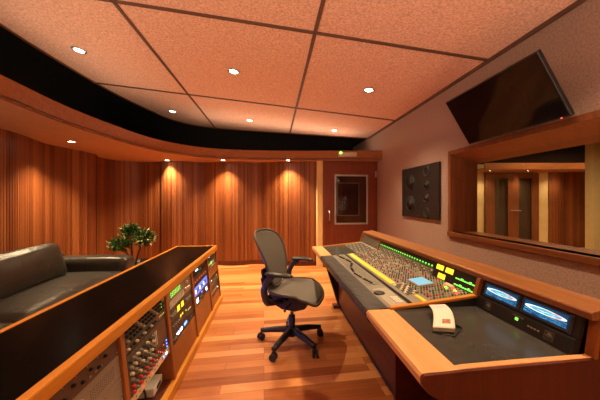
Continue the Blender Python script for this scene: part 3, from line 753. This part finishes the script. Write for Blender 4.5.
MB().lathe([(.012, 0), (.012, .01)], 12, (.1, .02, .06), Euler((0, PI/2, 0))).build('knob', 'blackp', o)
o = thing('cable', 'black cable looping down from the pale strip to the open shelf', 'cable', (-.80, 1.66, .075), world=True)
MB().tube(spline([(-.80, 1.58, .28), (-.76, 1.60, .2), (-.77, 1.64, .11), (-.80, 1.66, .077), (-.9, 1.665, .076), (-1.0, 1.655, .12), (-1.05, 1.62, .27)], 8), .006).build('cord', 'rubber', o, smooth=True)
MB().lathe([(.01, 0), (.01, .03), (.006, .04)], 12, (-1.05, 1.62, .26)).build('plug', 'blackp', o, smooth=True)

# bay 3: green meters, amber meters, yellow and blue lights
def f_green(o, w, h):
    for i in range(9): MB().box((.04+i*.033, -.012, .012), (.052+i*.033, -.004, h*.48)).build('fader_cap', 'white', o)
    for i in range(7):
        for j in range(3): led(o, .08+i*.030, h*.64+j*.014, 'gled', .010, .007)
    for i in range(3): knob(o, .36+i*.04, h*.35, 'metal', .012, .018)
    knob(o, .40, h*.75, 'offw', .014, .02)
def f_amber(o, w, h):
    for i in range(2):
        f = MB().box((.15+i*.085, -.007, .010), (.22+i*.085, -.004, h-.010)).build('meter_frame', 'blackp', o)
        MB().box((.160+i*.085, -.009, .026), (.210+i*.085, -.007, h-.02)).build('meter_face', 'yled', f)
    for i in range(3): knob(o, .04+i*.036, h*.5, 'greypan', .012, .018); knob(o, .36+i*.036, h*.5, 'greypan', .012, .018)
def f_mixed(o, w, h):
    for i in range(5): knob(o, .05+i*.035, h*.6, 'greypan', .008)
    led(o, .22, h*.7, 'yled', .022, .016); led(o, .26, h*.7, 'yled', .018, .016); led(o, .34, h*.6, 'gled', .012, .01)
    for i in range(4): button(o, .38+i*.022, h*.4, 'white', .012, .009)
    for i in range(3): led(o, .08+i*.05, h*.2, 'greypan', .02, .006)
def f_bluew(o, w, h):
    led(o, .13, h*.5, 'bwl', .05, .022); led(o, .20, h*.5, 'bwl', .045, .022); led(o, .30, h*.5, 'bled', .06, .02)
    for i in range(3): knob(o, .04+i*.03, h*.5, 'greypan', .008)
    for i in range(4): knob(o, .37+i*.03, h*.5, 'graph', .008)
unit(3, .652, 3, 'summing_mixer', 'grey unit with white fader caps and glowing green meters', 'rack unit', 'alu', f_green)
unit(3, .652-3*UH, 2, 'compressor', 'black unit with two square amber meters below green meters', 'rack unit', 'graph', f_amber)
unit(3, .652-5*UH, 2, 'effects_processor', 'black unit with small yellow lights below the two amber meters', 'rack unit', 'blackp', f_mixed)
unit(3, .652-7*UH, 1.7, 'converter', 'black unit with blue-white displays just above a blank wooden panel', 'rack unit', 'blackp', f_bluew)

# bay 4: red row, blue backlit unit, two white lamps
def f_dark(o, w, h):
    for i in range(10): knob(o, .04+i*.045, h*.4, 'graph', .009)
    led(o, .16, h*.75, 'bwl', .07, .012, 'display'); led(o, .28, h*.5, 'gdim', .05, .02)
def f_redrow(o, w, h):
    for i in range(12): led(o, .04+i*.037, h*.55, 'rled' if i % 2 else 'red', .012, .009)
    for i in range(8): knob(o, .05+i*.055, h*.22, 'graph', .007)
def f_blue(o, w, h):
    MB().box((.025, -.006, .008), (w-.04, -.004, h-.008)).build('backlit_panel', 'bpan', o)
    for i in range(9): button(o, .06+i*.045, h*.5, 'bwl' if i % 3 == 0 else 'bluepan', .018, .03, 'button', .006)
def f_twolamps(o, w, h):
    led(o, .09, h*.5, 'bwl', .055, .04, 'display'); led(o, w-.1, h*.55, 'bwl', .045, .035, 'display')
    for i in range(6): knob(o, .17+i*.036, h*.5, 'graph', .010)
    led(o, .25, h*.85, 'bled', .03, .006)
unit(4, .652, 2, 'patch_panel', 'dark unit with a thin bright display, topmost in fourth bay', 'rack unit', 'blackp', f_dark)
unit(4, .652-2*UH, 1.6, 'equalizer', 'dark unit with a row of red lights above the blue panel', 'rack unit', 'graph', f_redrow)
unit(4, .652-3.6*UH, 2.2, 'microphone_preamplifier', 'unit with a wide blue backlit panel in the fourth bay', 'rack unit', 'blackp', f_blue)
unit(4, .652-5.8*UH, 2, 'converter', 'dark unit with a white lamp at each end below blue panel', 'rack unit', 'blackp', f_twolamps)

for p_, e_ in (((-.66, 2.74, .47), 2.0), ((-.65, 1.80, .36), .5), ((-.66, 2.2, .33), .5)):     # light thrown by the blue displays
    l = bpy.data.lights.new('lamp', 'SPOT'); l.energy = e_*4; l.color = (.12, .2, 1.0); l.shadow_soft_size = .05; l.spot_size = R(150); l.spot_blend = 1
    q = bpy.data.objects.new('blue_display_light', l); COL.objects.link(q); q.location = p_; q.rotation_euler = (0, R(-90), 0)
# bay 5 (farthest, narrow)
def f_greenwhite(o, w, h):
    for i in range(3): led(o, .07+i*.10, h*.55, 'gled' if i == 1 else 'white', .07, .03, 'display')
    for i in range(6): button(o, .05+i*.055, h*.15, 'offw', .022, .010)
def f_small(o, w, h):
    for i in range(7): knob(o, .04+i*.05, h*.5, 'greypan', .009)
    led(o, w-.05, h*.75, 'yled', .014, .010); led(o, .1, h*.8, 'bwl', .014, .008)
def f_small2(o, w, h):
    for i in range(5): button(o, .05+i*.06, h*.5, 'offw', .03, .014)
    led(o, w-.05, h*.3, 'bwl', .016, .01)
unit(5, .655, 1, 'patch_panel', 'thin dark unit, topmost in the farthest rack bay', 'rack unit', 'blackp', f_small)
unit(5, .655-UH, 2.4, 'meter_panel', 'unit with pale and green displays in the farthest rack bay', 'rack unit', 'greyd', f_greenwhite)
unit(5, .385, 2.4, 'reverb_unit', 'dark knob unit under the wooden blank of the farthest bay', 'rack unit', 'graph', f_small)
unit(5, .385-2.4*UH, 2.4, 'tuner_unit', 'dark unit with pale buttons, lowest in the farthest rack bay', 'rack unit', 'blackp', f_small2)

# ------------------------------------------------------------------ sofa
t = thing('sofa', 'black leather sofa with a plump back cushion against slatted wall', 'sofa', (-2.35, 2.4, 0), world=True)
SY0, SY1 = 0.75, 3.60
MB().pillow((-2.34, (SY0+SY1)/2, .20), (1.0, SY1-SY0-.02, .26), .04, n=6).build('base', 'leather', t, smooth=True)
for y0, y1 in ((SY0+.22, 2.06), (2.08, SY1-.22)):
    MB().pillow((-2.22, (y0+y1)/2, .385), (.80, y1-y0, .17), .06, (0, 0, .03), n=12).build('seat_cushion', 'leather', t, smooth=True)
for y0, y1 in ((SY0+.24, 1.96), (1.99, 3.2)):
    MB().pillow((-2.42, (y0+y1)/2, .625), (.25, y1-y0, .40), .065, (.05, .0, .02), n=14, rot=Euler((R(2.5), R(-16), 0)), pivot=(-2.42, (y0+y1)/2, .44)).build('back_cushion', 'leather', t, smooth=True)
MB().pillow((-2.74, (SY0+SY1)/2, .38), (.2, SY1-SY0, .60), .07, n=8).build('backrest', 'leather', t, smooth=True)
for y in (SY1-.11, SY0+.11):
    MB().pillow((-2.32, y, .34), (1.0, .24, .55), .06, (0, .01, .01), n=10).build('armrest', 'leather', t, smooth=True)
for x in (-2.75, -1.93):
    for y in (SY0+.08, SY1-.08): MB().lathe([(.022, 0), (.03, .09)], 14, (x, y, 0)).build('foot', 'darkmetal', t, smooth=True)

# ------------------------------------------------------------------ plant
t = thing('potted_plant', 'small clipped plant with three leafy tufts in a black pot behind sofa', 'plant', (-2.06, 4.05, 0), world=True)
MB().lathe([(.13, 0), (.19, .02), (.23, .34), (.235, .40), (.21, .40), (.205, .36), (.01, .355)], 28, (-2.06, 4.05, 0)).build('pot', 'pot', t, smooth=True)
MB().lathe([(.2, .36), (.12, .375), (.01, .38)], 20, (-2.06, 4.05, 0)).build('soil', 'soil', t)
balls = [(-2.22, 3.98, .69, .145), (-2.12, 4.08, .87, .12), (-1.93, 4.05, .765, .15)]
for x, y, z, r in balls:
    MB().tube(spline([(-2.06+(x+2.06)*.15, 4.05, .37), (-2.06+(x+2.06)*.5, 4.04, .37+(z-.37)*.45), (x, y, z-.02)], 6), [.013]*13).build('stem', 'stem', t, smooth=True)
def leaves(mb, x, y, z, r, n, lo, hi):
    for _ in range(n):
        d = Vector((random.gauss(0,1), random.gauss(0,1), random.gauss(0,1)*.8)).normalized()
        rr = r*random.uniform(lo, hi); p = Vector((x, y, z)) + Vector((d.x*rr, d.y*rr, d.z*rr*.78))
        ax = (d + Vector((random.uniform(-.7,.7), random.uniform(-.7,.7), random.uniform(-.2,.8)))).normalized()
        sd = ax.cross(Vector((random.random(), random.random(), random.random()))).normalized(); nn = ax.cross(sd)
        L_, W_ = random.uniform(.045, .075), random.uniform(.010, .016)
        vs = [mb.bm.verts.new(q) for q in (p, p+ax*L_*.45+sd*W_+nn*.003, p+ax*L_, p+ax*L_*.45-sd*W_+nn*.003, p+ax*L_*.5-nn*.004)]
        for f in ((0,1,4),(1,2,4),(2,3,4),(3,0,4)): mb.bm.faces.new([vs[i] for i in f])
for i, (x, y, z, r) in enumerate(balls):
    mb = MB(); leaves(mb, x, y, z, r*.9, 420, .25, .95); n0 = len(mb.bm.faces)
    leaves(mb, x+(.03 if i == 2 else 0), y-.02, z+.01, r*.9, 16 if i < 2 else 70, .85, 1.02)
    f = mb.build('foliage', 'leaf', t); f.data.materials.append(M['leafl'])
    for p in f.data.polygons:
        if p.index >= n0: p.material_index = 1

# ------------------------------------------------------------------ office chair (local: faces +x)
t = thing('office_chair', 'grey mesh swivel office chair on a black five-star base', 'office chair', (.175, 2.37, 0), (0, 0, R(-25)))
MB().lathe([(.045, .075), (.05, .09), (.05, .13), (.034, .15), (.030, .16), (.030, .26)], 20).build('gas_cylinder_cover', 'blackp', t, smooth=True)
MB().lathe([(.016, .25), (.016, .40)], 14).build('gas_piston', 'metal', t, smooth=True)
for k_ in range(5):
    a = R(18 + 26 + 72*k_ + 0)
    ca, sa = math.cos(a), math.sin(a)
    sp_ = MB(); pr = spline([(.03*ca, .03*sa, .125), (.16*ca, .16*sa, .112), (.30*ca, .30*sa, .088)], 4)
    sp_.tube(pr, [.034, .032, .030, .029, .028, .026, .024, .023, .022][:len(pr)], 8)
    leg = sp_.build('base_leg', 'blackp', t, smooth=True)
    cx, cy = .30*ca, .30*sa; b_ = a + R(70 + 40*k_)
    cs = MB()
    ax = Vector((math.cos(b_), math.sin(b_), 0)); q = ax.to_track_quat('Z', 'Y').to_matrix()
    for s in (-1, 1):
        c0 = Vector((cx, cy, .031)) + ax*(.017*s)
        cs.lathe([(.018, -.010), (.030, -.008), (.031, 0), (.030, .008), (.018, .010)], 18, c0, q)
    cs.tube([Vector((cx, cy, .031))-ax*.02, Vector((cx, cy, .031))+ax*.02], .006); cs.tube([(cx, cy, .03), (cx, cy, .085)], .008)
    cs.build('caster', 'rubber', leg, smooth=False)
MB().prism([(-.20, .42), (-.19, .47), (-.05, .478), (.13, .45), (.17, .42), (.16, .37), (.06, .335), (-.06, .34), (-.15, .38)], 'Y', -.10, .10).build('tilt_mechanism', 'blackp', t, bevel=.012)
MB().tube([(.02, -.08, .40), (.03, -.22, .405), (.03, -.25, .40)], [.006, .006, .011]).build('tilt_lever', 'blackp', t, smooth=True)
# seat
def se(v, p): return math.copysign(abs(v)**p, v)
def seat_pt(r_, th):
    x = se(math.cos(th), .62)*.235*r_; y = se(math.sin(th), .62)*.255*r_*(1 - .10*max(0, -x/.235))
    z = .50 + .035*(abs(y)/.255)**2.2*(1 if x < .1 else .6) - .075*max(0, (x-.09)/.145)**2 - .012*(1-r_*r_) + .02*max(0, -x/.235)**2
    return Vector((x+.04, y, z))
def disk(fn, nr=8, nt=48):
    mb = MB(); c = mb.bm.verts.new(fn(0, 0)); prev = None
    for i in range(1, nr+1):
        ring = [mb.bm.verts.new(fn(i/nr, 2*PI*j/nt)) for j in range(nt)]
        for j in range(nt):
            if prev is None: mb.bm.faces.new([c, ring[j], ring[(j+1)%nt]])
            else: mb.bm.faces.new([prev[j], ring[j], ring[(j+1)%nt], prev[(j+1)%nt]])
        prev = ring
    return mb
disk(seat_pt).build('seat_mesh', 'meshf', t, smooth=True, solid=.006)
MB().tube([seat_pt(1, 2*PI*j/56) - Vector((0,0,.004)) for j in range(56)], .013, 8, True).build('seat_frame', 'framegrey', t, smooth=True)
mb = MB()
for s in (-1, 1):
    mb.tube(spline([(-.02, .05*s, .43), (.0, .14*s, .45), (.03, .235*s, .485)], 5), .014)
mb.build('seat_support', 'blackp', t, smooth=True)
# backrest
def back_pt(r_, th):
    v = se(math.sin(th), .66)*r_; u = se(math.cos(th), .72)*r_
    s = (v+1)/2
    y = u*(.152 + .135*s**.8); z = .535 + s*.505
    x = -.135 - .195*s + .03*math.sin(s*PI) + .05*(y/.25)**2
    return Vector((x, y, z))
disk(back_pt, 9, 56).build('backrest_mesh', 'meshf', t, smooth=True, solid=.005)
MB().tube([back_pt(1, 2*PI*j/64) for j in range(64)], .0115, 8, True).build('backrest_frame', 'framegrey', t, smooth=True)
MB().pillow((-.215, 0, .635), (.035, .34, .15), .017, n=6, rot=Euler((0, R(-10), 0))).build('lumbar_pad', 'blackp', t, smooth=True)
mb = MB()
for s in (-1, 1):
    mb.tube(spline([(-.06, .06*s, .42), (-.18, .10*s, .43), (-.21, .13*s, .49), (-.215, .15*s, .56), (-.222, .165*s, .63)], 6), .016)
mb.build('back_support', 'blackp', t, smooth=True)
MB().box((-.245, -.14, .49), (-.205, .14, .55)).build('support_bridge', 'blackp', t, bevel=.01)
for s in (-1, 1):
    arm = MB().tube(spline([(-.05, .12*s, .425), (-.12, .25*s, .45), (-.145, .285*s, .56), (-.10, .295*s, .66), (-.05, .295*s, .70)], 6), [.022]*6+[.030]*8+[.026]*11).build('arm_bracket', 'graph', t, smooth=True)
    pts = [Vector((-.12 + .235*i/12, .295*s + .012*math.sin(i/12*PI)*s, .712 + .010*math.sin(i/12*PI) - .018*max(0, (i/12-.75)/.25)**2)) for i in range(13)]
    pm = MB().tube(pts, [.02, .034, .040, .042, .043, .043, .043, .042, .041, .040, .037, .030, .016], 14)
    for v in pm.bm.verts: v.co.z = .714 + (v.co.z-.714)*.48
    pm.build('arm_pad', 'blackp', t, smooth=True)

# ------------------------------------------------------------------ mixing console
CY0, CB1, CB2, CY1 = .81, 1.305, 2.62, 3.17       # near end, desk/console divider, console/patch divider, far end
t = thing('mixing_console', 'long wooden mixing console covered in knobs with green meters', 'mixing console', (.95, 2.0, 0), world=True)
def zs(x): return .745 + (x-.62)*.10              # control surface rises to the meter bridge
# carcase
MB().prism([(.60, .66), (.60, .70), (1.27, .70), (1.27, .60), (.80, .62)], 'Y', CY0+.03, CY1-.02).build('carcase', 'dark', t)
MB().box((1.25, CY0+.03, .02), (1.285, CY1, .90)).build('back_panel', 'dark', t)
MB().box((.80, 1.62, .07), (.825, 3.06, .66)).build('modesty_panel', 'darkY', t, bevel=.003)
MB().box((.815, 1.64, .0), (.86, 3.05, .08)).build('kick_plinth', 'blackp', t)
MB().box((.80, 1.60, .0), (1.25, 1.625, .66)).build('pedestal_side', 'darkY', t)
# far leg
MB().prism([(.80, 0.03), (.60, .67), (.70, .67), (.90, 0.03)], 'Y', 3.08, 3.14).build('leg', 'blackp', t, bevel=.004)
MB().box((.74, 3.06, 0), (1.25, 3.15, .035)).build('foot_rail', 'darkY', t, bevel=.004)
# arm rest: wood, leather, wood
bull = [(.635, .665), (.54, .665), (.505, .69), (.491, .712), (.49, .735), (.498, .746), (.512, .7475), (.635, .7475)]
bull2 = [(.635, .60), (.60, .645), (.545, .665), (.512, .685), (.492, .712), (.49, .735), (.498, .746), (.512, .7475), (.635, .7475)]
MB().prism(bull2, 'Y', CY0, CB1).build('armrest_near', 'pale', t)['label'] = 'pale wooden armrest'
MB().prism([(x if x > .6 else x, z) for x, z in bull if x < .63] + [(.615, .7475), (.615, .665)][0:2], 'Y', CB2, CY1).build('armrest_far', 'pale', t)['label'] = 'pale wooden armrest corner'
MB().prism([(.615, .66), (.54, .66), (.503, .685), (.489, .71), (.487, .735), (.497, .748), (.515, .7515), (.615, .7515)], 'Y', CB1+.002, CB2-.002).build('armrest_pad', 'pad', t)
# far bay: black writing pad and patch panel
MB().prism([(.615, .70), (.615, .747), (.90, .757), (.90, .70)], 'Y', CB2, CY1-.02).build('writing_pad', 'desk', t)
MB().prism([(.90, .70), (.90, .762), (1.12, zs(1.12)+.003), (1.12, .70)], 'Y', CB2+.008, CY1-.02).build('patch_surface', 'greypan', t)
MB().prism([(.615, .68), (.615, .749), (1.12, .797), (1.12, .68)], 'Y', CY1-.02, CY1).build('far_rim', 'orangeX', t, bevel=.002)
# main bay surfaces
MB().prism([(.616, .70), (.616, .7495), (.745, .757), (.745, .70)], 'Y', CB1+.012, CB2).build('fader_panel', 'greypan', t)
MB().prism([(.745, .70), (.745, .752), (.768, .7545), (.768, .70)], 'Y', CB1+.012, CB2).build('slot', 'black', t)
MB().prism([(.768, .70), (.768, zs(.768)+.002), (1.12, zs(1.12)+.002), (1.12, .70)], 'Y', CB1+.012, CB2).build('channel_panel', 'greypan', t)
MB().prism([(.785, zs(.785)), (.785, zs(.785)+.006), (.822, zs(.822)+.006), (.822, zs(.822))], 'Y', 1.64, CB2-.03).build('scribble_strip', 'yellowstrip', t)['label'] = 'yellow channel label strip'
MB().prism([(.785, zs(.785)), (.785, zs(.785)+.005), (.87, zs(.87)+.005), (.87, zs(.87))], 'Y', 1.43, 1.63).build('master_panel', 'greyl', t)
MB().prism([(.825, zs(.825)), (.825, zs(.825)+.007), (.845, zs(.845)+.007), (.845, zs(.845))], 'Y', 1.325, 1.42).build('scribble_strip', 'yellowstrip', t)
MB().prism([(.64, .7505), (.64, .7525), (.735, .7585), (.735, .7555)], 'Y', CB1+.03, 1.60).build('transport_panel', 'greyl', t)
MB().lathe([(.034, .748), (.034, .757), (.028, .760), (.004, .761)], 24, (.655, 1.52, 0)).build('jog_wheel', 'blackp', t, smooth=True)
for i in range(3):
    for j in range(3): MB().box((.685+i*.016, 1.36+j*.03, .7535), (.697+i*.016, 1.382+j*.03, .7605)).build('transport_button', 'white', t)
TL = math.atan(.10)
lc = MB(); lc.prism([(.915, zs(.915)+.002), (.915, zs(.915)+.012), (1.025, zs(1.025)+.014), (1.025, zs(1.025)+.002)], 'Y', 1.525, 1.665); lc.build('lcd_bezel', 'greyl', t)
MB().prism([(.922, zs(.922)+.0115), (.922, zs(.922)+.0145), (1.018, zs(1.018)+.0165), (1.018, zs(1.018)+.0135)], 'Y', 1.533, 1.657).build('lcd', 'lcd', t)['label'] = 'pale blue lit display'
# faders
NCH = 32; PCH = (CB2-.03-1.66)/NCH
key = [(2.60, .665), (2.52, .672), (2.30, .715), (2.22, .70), (2.12, .66), (1.93, .636), (1.80, .66), (1.66, .685)]
def fpos(y):
    for (a, xa), (b, xb) in zip(key, key[1:]):
        if b <= y <= a: return xa + (xb-xa)*(a-y)/(a-b)
    return .68
fm = lambda: MB().box((-.009, -.005, 0), (.009, .005, .010))
for i in range(NCH):
    y = 1.66 + (i+.5)*PCH; x = fpos(y)
    inst('fslot', 'fader_slot', lambda: MB().box((-.05, -.0015, 0), (.05, .0015, .001), Euler((0, -.058, 0)), (0, 0, 0)), 'blackp', t, (.682, y, .7537))
    inst('fcap', 'fader', fm, 'blackp' if i % 5 else 'greyl', t, (x, y, .7495+(x-.616)*.058))
# knobs: the nearest hundred as parts, the rest of the field as one part
kn_small = lambda: MB().lathe([(.0058, 0), (.0052, .008), (.0036, .0105), (.001, .0108)], 10)
cells = []
ny = 40; nx = 15
for iy in range(ny):
    for ix in range(nx):
        y = 1.345 + iy*(CB2-.02-1.345)/ny; x = .845 + ix*.0185
        if .905 < x < 1.035 and 1.51 < y < 1.68: continue
        if y < 1.65 and x < .88: continue
        cells.append((x, y, ix, iy))
cells.sort(key=lambda c_: c_[0]**2*0 + c_[1]**2 + (c_[0]-.2)**2*.6)
def kcol(ix, iy):
    r_ = random.Random(ix*131+iy*17).random()
    if iy < 9: return ('red', 'greyl', 'greyd', 'greyd', 'greenp', 'greyl')[int(r_*6)]
    return ('greyl', 'red', 'greyd', 'offw', 'greyd', 'greyl', 'greyd', 'blackp')[int(r_*8)]
rest = {}
for n_, (x, y, ix, iy) in enumerate(cells):
    mat = kcol(ix, iy)
    if n_ < 100: inst('kn', 'knob', kn_small, mat, t, (x, y, zs(x)+.002), (0, -TL, 0))
    else: rest.setdefault(mat, []).append((x, y))
mbk = MB(); mats = list(rest); fmat = []
for mi, mname in enumerate(mats):
    for x, y in rest[mname]:
        b0 = len(mbk.bm.faces); mbk.lathe([(.0054, 0), (.0048, .008), (.0036, .0105), (.001, .0108)], 8, (x, y, zs(x)+.001))
        fmat += [mi]*(len(mbk.bm.faces)-b0)
kf = mbk.build('knob_field', mats[0], t); kf['kind'] = 'stuff'
for mname in mats[1:]: kf.data.materials.append(M[mname])
for p, mi in zip(kf.data.polygons, fmat): p.material_index = mi
for i in range(5): MB().box((1.04+.013*(i % 3), 1.345+i*.03, zs(1.05)+.004), (1.05+.013*(i % 3), 1.365+i*.03, zs(1.05)+.016)).build('lit_button', 'gled' if i % 2 else 'rled', t)
MB().prism([(1.07, zs(1.07)+.002), (1.07, zs(1.07)+.014), (1.095, zs(1.095)+.016), (1.095, zs(1.095)+.002)], 'Y', 1.44, 1.51).build('lit_button', 'offw', t)
for iy in range(10):
    for ix in range(9):
        x, y = .915+ix*.021, 2.655+iy*.049
        inst('psk', 'patch_key', lambda: MB().box((-.007, -.017, 0), (.007, .017, .005)), ('greyd', 'greyl', 'greyd', 'graph')[(ix*2+iy) % 4], t, (x, y, .7625+(x-.9)*.16), (0, -.15, 0))
for iy in range(7):
    for ix in range(4):
        x, y = .797+ix*.020, 1.445+iy*.026
        inst('mkey', 'master_key', lambda: MB().box((-.007, -.009, 0), (.007, .009, .006)), ('greyd', 'offw', 'white', 'greyd', 'graph')[(ix*3+iy*2) % 5], t, (x, y, zs(x)+.0045), (0, -TL, 0))
# meter bridge
def face_x(z): return 1.12 + (z-.795)/.09*.03
def bridge(name, y0, y1, z0, z1, out, mat, parent=t):
    return MB().prism([(face_x(z0)-out, z0), (face_x(z1)-out, z1), (face_x(z1)+.02, z1), (face_x(z0)+.02, z0)], 'Y', y0, y1).build(name, mat, parent)
bridge('meter_bridge', CB1+.012, CB2, .79, .895, .0, 'greyd')
bridge('patch_bridge', CB2+.012, CY1-.02, .79, .885, .0, 'greypan')
bridge('button_strip', 1.70, CB2-.01, .798, .838, .003, 'greypan')
bridge('meter_window', 1.70, CB2-.01, .841, .893, .002, 'blackp')
for i in range(24):
    y = 1.725 + i*.0378
    q_ = bridge('channel_meter', y-.013, y+.013, .844, .852, .0035, 'gdim')
    bridge('meter_led', y-.007, y+.007, .855, .863, .004, 'gled', q_)
for j in range(3):
    for i in range(32):
        y = 1.712 + i*.0283; z = .804 + j*.0125
        inst('bbtn', 'bridge_button', lambda: MB().box((-.004, -.006, -.003), (.004, .006, .003)), ('greyl', 'greyd', 'white', 'greyl')[(i*3+j*5) % 4], t, (face_x(z)-.004, y, z))
for j in range(5):
    for i in range(18): inst('pbtn', 'patch_socket', lambda: MB().box((-.003, -.005, -.004), (.003, .005, .004)), ('greyd', 'greyl', 'greyd')[(i+j) % 3], t, (face_x(.80+j*.016)-.001, CB2+.035+i*.0275, .802+j*.016))
bridge('master_bridge', CB1+.014, 1.695, .795, .893, .003, 'blackp')
for y0, z0 in ((1.598, .853), (1.505, .853), (1.562, .803)):
    f = bridge('level_meter', y0-.003, y0+.077, z0-.003, z0+.036, .006, 'graph')
    bridge('meter_face', y0+.002, y0+.072, z0+.001, z0+.032, .0075, 'yled', f)
for z0 in (.842, .806):
    for i in range(7): bridge('level_led', 1.33+i*.022, 1.346+i*.022, z0, z0+(.012 if i in (1, 4) else .006), .006, 'gled')
# wooden hood over the bridge and the uprights between the bays
MB().prism([(1.145, .894), (1.145, .918), (1.152, .925), (1.275, .940), (1.288, .932), (1.288, .884)], 'Y', CY0-.006, CY1+.01).build('hood', 'hood', t, bevel=.003)
chk = [(1.105, .795), (1.137, .895), (1.165, .895), (1.135, .795)]
chd = [(1.12, .745), (1.135, .795), (1.165, .894), (1.27, .894), (1.27, .745)]
for y0, y1 in ((CB1-.012, CB1+.012), (CB2-.002, CB2+.012), (CY1-.02, CY1+.005)):
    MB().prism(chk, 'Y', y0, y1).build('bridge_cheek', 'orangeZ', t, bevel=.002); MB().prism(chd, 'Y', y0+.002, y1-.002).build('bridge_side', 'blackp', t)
MB().prism([(.62, .744), (.62, .760), (.80, .774), (1.12, .808), (1.12, .792), (.80, .757)], 'Y', CB1-.013, CB1+.012).build('bay_divider', 'orangeX', t, bevel=.003)
MB().prism([(.62, .70), (.62, .745), (.80, .758), (1.14, .794), (1.14, .70)], 'Y', CB1-.011, CB1+.011).build('divider_side', 'blackp', t)  # divider body coloured black for the shadow beneath the wooden rim
# producer's desk
MB().box((.635, CY0+.022, .70), (1.16, CB1-.012, .7465)).build('desk_top', 'desk', t)['label'] = 'matt grey desk surface'
MB().prism([(.60, .70), (.60, .7475), (.66, .753), (.85, .756), (1.17, .758), (1.17, .70)], 'Y', CY0, CY0+.024).build('desk_rim', 'pale', t, bevel=.003)
ep = [(.635, .0), (.635, .60), (.60, .645), (.545, .665), (.512, .685), (.493, .712), (.491, .735), (.50, .745), (.66, .75), (1.165, .757), (1.193, .915), (1.289, .938), (1.289, .0)]
MB().prism(ep, 'Y', CY0-.012, CY0+.0).build('end_panel', 'dark', t)
MB().prism([(1.15, .74), (1.178, .90), (1.20, .90), (1.175, .74)], 'Y', CY0-.010, CY0+.026).build('end_cheek', 'orangeZ', t, bevel=.003)
def dface(z): return 1.118 + (z-.75)*.27
def dpanel(name, y0, y1, z0, z1, out, mat, parent=t):
    return MB().prism([(dface(z0)-out, z0), (dface(z1)-out, z1), (dface(z1)+.02, z1), (dface(z0)+.02, z0)], 'Y', y0, y1).build(name, mat, parent)
dpanel('screen_housing', CY0+.03, CB1-.014, .81, .888, .0, 'blackp')
dpanel('control_strip', CY0+.03, CB1-.014, .748, .806, .012, 'blackp')
for y0, y1 in ((1.075, 1.265), (.868, 1.058)):
    f = dpanel('screen_frame', y0-.006, y1+.006, .816, .886, .004, 'graph')
    mb = MB(); z0, z1 = .820, .882
    mb.grid(lambda u, v: Vector((dface(z0+(z1-z0)*v)-.0055, y1+(y0-y1)*u, z0+(z1-z0)*v)), 2, 2, True)
    mb.build('screen', 'screen', f, solid=.001)['label'] = 'lit screen with a blue spectrum picture'
for y0 in (1.20, .905):
    g_ = ringb = MB()
    z0, z1, w_ = .760, .795, .036
    for a, b, c_, d_ in ((y0, y0+.004, z0, z1), (y0+w_-.004, y0+w_, z0, z1), (y0, y0+w_, z0, z0+.004), (y0, y0+w_, z1-.004, z1)):
        g_.prism([(dface(c_)-.0135, c_), (dface(d_)-.0135, d_), (dface(d_)-.011, d_), (dface(c_)-.011, c_)], 'Y', a, b)
    g_.build('grille_frame', 'framegrey', t)
    MB().lathe([(.012, 0), (.009, .002), (.003, .003)], 16, (dface(.777)-.0125, y0+.018, .777), Euler((0, -PI/2+.26, 0))).build('grille', 'greyd', t)
dpanel('status_led', 1.055, 1.068, .778, .789, .0145, 'gled')
dpanel('label_plate', 1.03, 1.085, .792, .799, .0135, 'framegrey')
for i in range(4): dpanel('small_button', .96+i*.014, .968+i*.014, .774, .780, .0145, 'greypan')

# ------------------------------------------------------------------ printed sheet on its little wire stand
t = thing('wire_stand', 'small black wire stand under the curling white sheet on the grey desk', 'stand', (.75, 1.08, .7475), world=True)
MB().tube([(.704, 1.06, .7505), (.768, 1.008, .7505), (.85, 1.07, .7505), (.832, 1.10, .7505), (.76, 1.12, .7505)], .003, 6, True).build('base_loop', 'blackp', t, smooth=True)
MB().tube([(.76, 1.12, .7505), (.775, 1.105, .765), (.80, 1.10, .772), (.825, 1.09, .765), (.85, 1.07, .7505)], .0028, 6).build('prop', 'blackp', t, smooth=True)
def sheet(u, v):                # v: 0 at the near foot, 1 at the head on the wooden divider
    y = 1.052 + v*.19 - (u*.02)*(1-v)
    x = .697 + u*.091 + .103*v + .014*math.sin(v*PI)
    z = .771 + .012*math.sin(v*PI) + .016*v
    return Vector((x, y, z))
o = thing('printed_sheet', 'white curling printed sheet leaning from wooden divider onto wire stand', 'paper', (.75, 1.1, .75), world=True)
MB().grid(sheet, 8, 20, True).build('sheet', 'paper', o, smooth=True, solid=.0012)
mb = MB(); mb.grid(lambda u, v: sheet(u, 0) + Vector((0, -.0005, -.016*v)), 6, 2); mb.build('folded_edge', 'greyl', o, solid=.001)

# ------------------------------------------------------------------ render look
w = bpy.data.worlds.new('world'); S.world = w; w.use_nodes = True
w.node_tree.nodes['Background'].inputs[0].default_value = (0.02, 0.012, 0.008, 1); w.node_tree.nodes['Background'].inputs[1].default_value = 0.2
v = S.view_settings; v.view_transform = 'Standard'; v.look = 'None'; v.gamma = 1; v.use_curve_mapping = False; v.exposure = 0.5
c = S.cycles; c.max_bounces = 10; c.diffuse_bounces = 6; c.glossy_bounces = 4; c.transparent_max_bounces = 8; c.sample_clamp_indirect = 6.0
c.caustics_reflective = False; c.caustics_refractive = False
